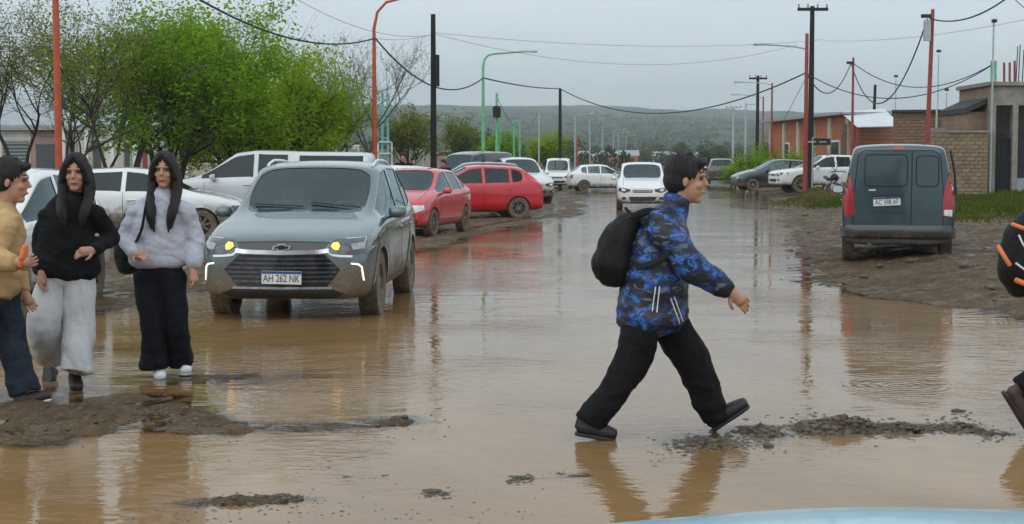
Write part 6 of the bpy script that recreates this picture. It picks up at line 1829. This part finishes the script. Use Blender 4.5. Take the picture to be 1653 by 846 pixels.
# ------------------------------------------------------------------ motorcycle by the sapling
q = W(1345, 300, 56)
mc = thing('motorcycle', 'small dark motorcycle parked behind the slate van', 'motorcycle', (q.x, 56, hz(q.x, 56) - .02), R(-75))
for x_ in (.62, -.62):
    w_ = MB(); w_.lathe([(.30, -.05), (.29, 0), (.30, .05), (.22, .045), (.22, -.045)], 24, 'Y', (x_, 0, .30), close=True); wo = w_.build('wheel', M['tyre'], mc, True)
    s_ = MB()
    for k in range(8):
        a_ = k * math.pi / 4; s_.tube([(x_, 0, .30), (x_ + .22 * math.cos(a_), 0, .30 + .22 * math.sin(a_))], .008, 4)
    s_.build('spokes', M['galv'], wo)
MB().tube([(.62, 0, .30), (.48, 0, .75), (.40, 0, 1.0)], .03, 8).build('fork', M['galv'], mc, True)
MB().tube([(.36, -.34, 1.02), (.42, -.15, 1.06), (.42, .15, 1.06), (.36, .34, 1.02)], .016, 8).build('handlebar', M['black'], mc, True)
MB().tube([(.45, 0, .85), (.1, 0, .62), (-.3, 0, .55), (-.62, 0, .32)], .028, 8).build('frame', M['black'], mc, True)
mb = MB(); limb(mb, [(.30, 0, .82), (.05, 0, .84), (-.08, 0, .76)], [.10, .13, .08], 1.0, (0, 0, 1)); mb.build('tank', M['dark_metal'], mc, True)
mb = MB(); limb(mb, [(-.05, 0, .78), (-.35, 0, .76), (-.68, 0, .84)], [.07, .07, .05], 1.6, (0, 0, 1)); mb.build('seat', M['black'], mc, True)
mb = MB(); limb(mb, [(.05, 0, .42), (-.05, 0, .46)], [.15, .15], .8, (0, 0, 1)); mb.build('engine', M['galv'], mc, True)
MB().lathe([(.001, .05), (.07, .05), (.09, .02), (.06, -.08), (.001, -.1)], 14, 'X', (.52, 0, .90)).build('headlight', M['lens_white'], mc, True)
t = thing('wooden_stake', 'dark leaning stake in the grass beside the block wall', 'stake', (W(1541, 300, 52).x, 52, hz(W(1541, 300, 52).x, 52)))
MB().tube([(.06, 0, -.1), (-.0, 0, .8), (-.16, 0, W(1533, 248, 52).z - .2)], [.045, .04, .035], 7).build('stick', M['wood_dark'], t, True)

# ------------------------------------------------------------------ people far down the left side
def bystander(label, px_, Y_, top_py, top, bottom, turn, hair='short'):
    q = W(px_, 260, Y_); zg = hz(q.x, Y_)
    H = (zt_at(top_py, Y_) - zg) / 1.72
    v = lambda x_, y_, z_: Vector((x_, y_, z_)) * H
    J = dict(fwd=-Yv, lat=X, pelvis=v(0, 0, .92), neck=v(0, .01, 1.42), head=v(0, -.01, 1.57), face=(.05, -1, -.03),
        torso=[(v(0, 0, .88), .12, 1.45), (v(0, 0, 1.0), .12, 1.4), (v(0, 0, 1.2), .125, 1.5), (v(0, 0, 1.34), .10, 1.75), (v(0, 0, 1.42), .07, 1.3)],
        arms=[(v(.2, 0, 1.36), v(.25, .03, 1.1), v(.22, -.08, .88), (0, -.1, -1), (-.9, 0, 0), 1, .5), (v(-.2, 0, 1.36), v(-.25, .03, 1.1), v(-.22, -.08, .88), (0, -.1, -1), (.9, 0, 0), -1, .5)],
        legs=[(v(.09, 0, .9), v(.10, -.02, .48), v(.10, 0, .09)), (v(-.09, 0, .9), v(-.10, -.02, .48), v(-.10, 0, .09))],
        shoes=[(v(.10, .08, 0), v(.11, -.18, 0)), (v(-.10, .08, 0), v(-.11, -.18, 0))])
    r = person('person', label, (q.x, Y_, zg), J, dict(top=top, bottom=bottom, shoe=M['black_shoe'], hair=hair, lod=2.2))[0]
    r.rotation_euler = (0, 0, R(turn))
bystander('person with dark hair standing behind the white pickup canopy', 588, 40, 243, M['black_cloth'], M['jeans'], 20, 'short')
bystander('person in dark coat standing beyond the red hatchback', 651, 42, 245, M['black_cloth'], M['jeans'], -15, 'short')
bystander('person in a beige top beside the person in the dark coat', 667, 45, 253, M['tan'], M['navy'], 10, 'short')
bystander('person in black by the foot of the black utility pole', 716, 47, 257, M['black_cloth'], M['navy'], -30, 'short')

# ------------------------------------------------------------------ damp air
hzb = MB().box((0, 1700, 84), (7800, 4000, 190)).build('haze', [], None)
hm = bpy.data.materials.new('damp_air'); hm.use_nodes = True
n, l = hm.node_tree.nodes, hm.node_tree.links
n.clear()
o = n.new('ShaderNodeOutputMaterial'); v = n.new('ShaderNodeVolumePrincipled')
v.inputs['Color'].default_value = (.86, .93, .97, 1); v.inputs['Density'].default_value = 3.6e-4; v.inputs['Anisotropy'].default_value = 0.2
l.new(v.outputs[0], o.inputs['Volume'])
hzb.data.materials.clear(); hzb.data.materials.append(hm)
tag(hzb, kind='stuff')
hzb['label'] = 'pale damp haze in the air over the valley'; hzb['category'] = 'haze'
print('script time', time.time() - T0)
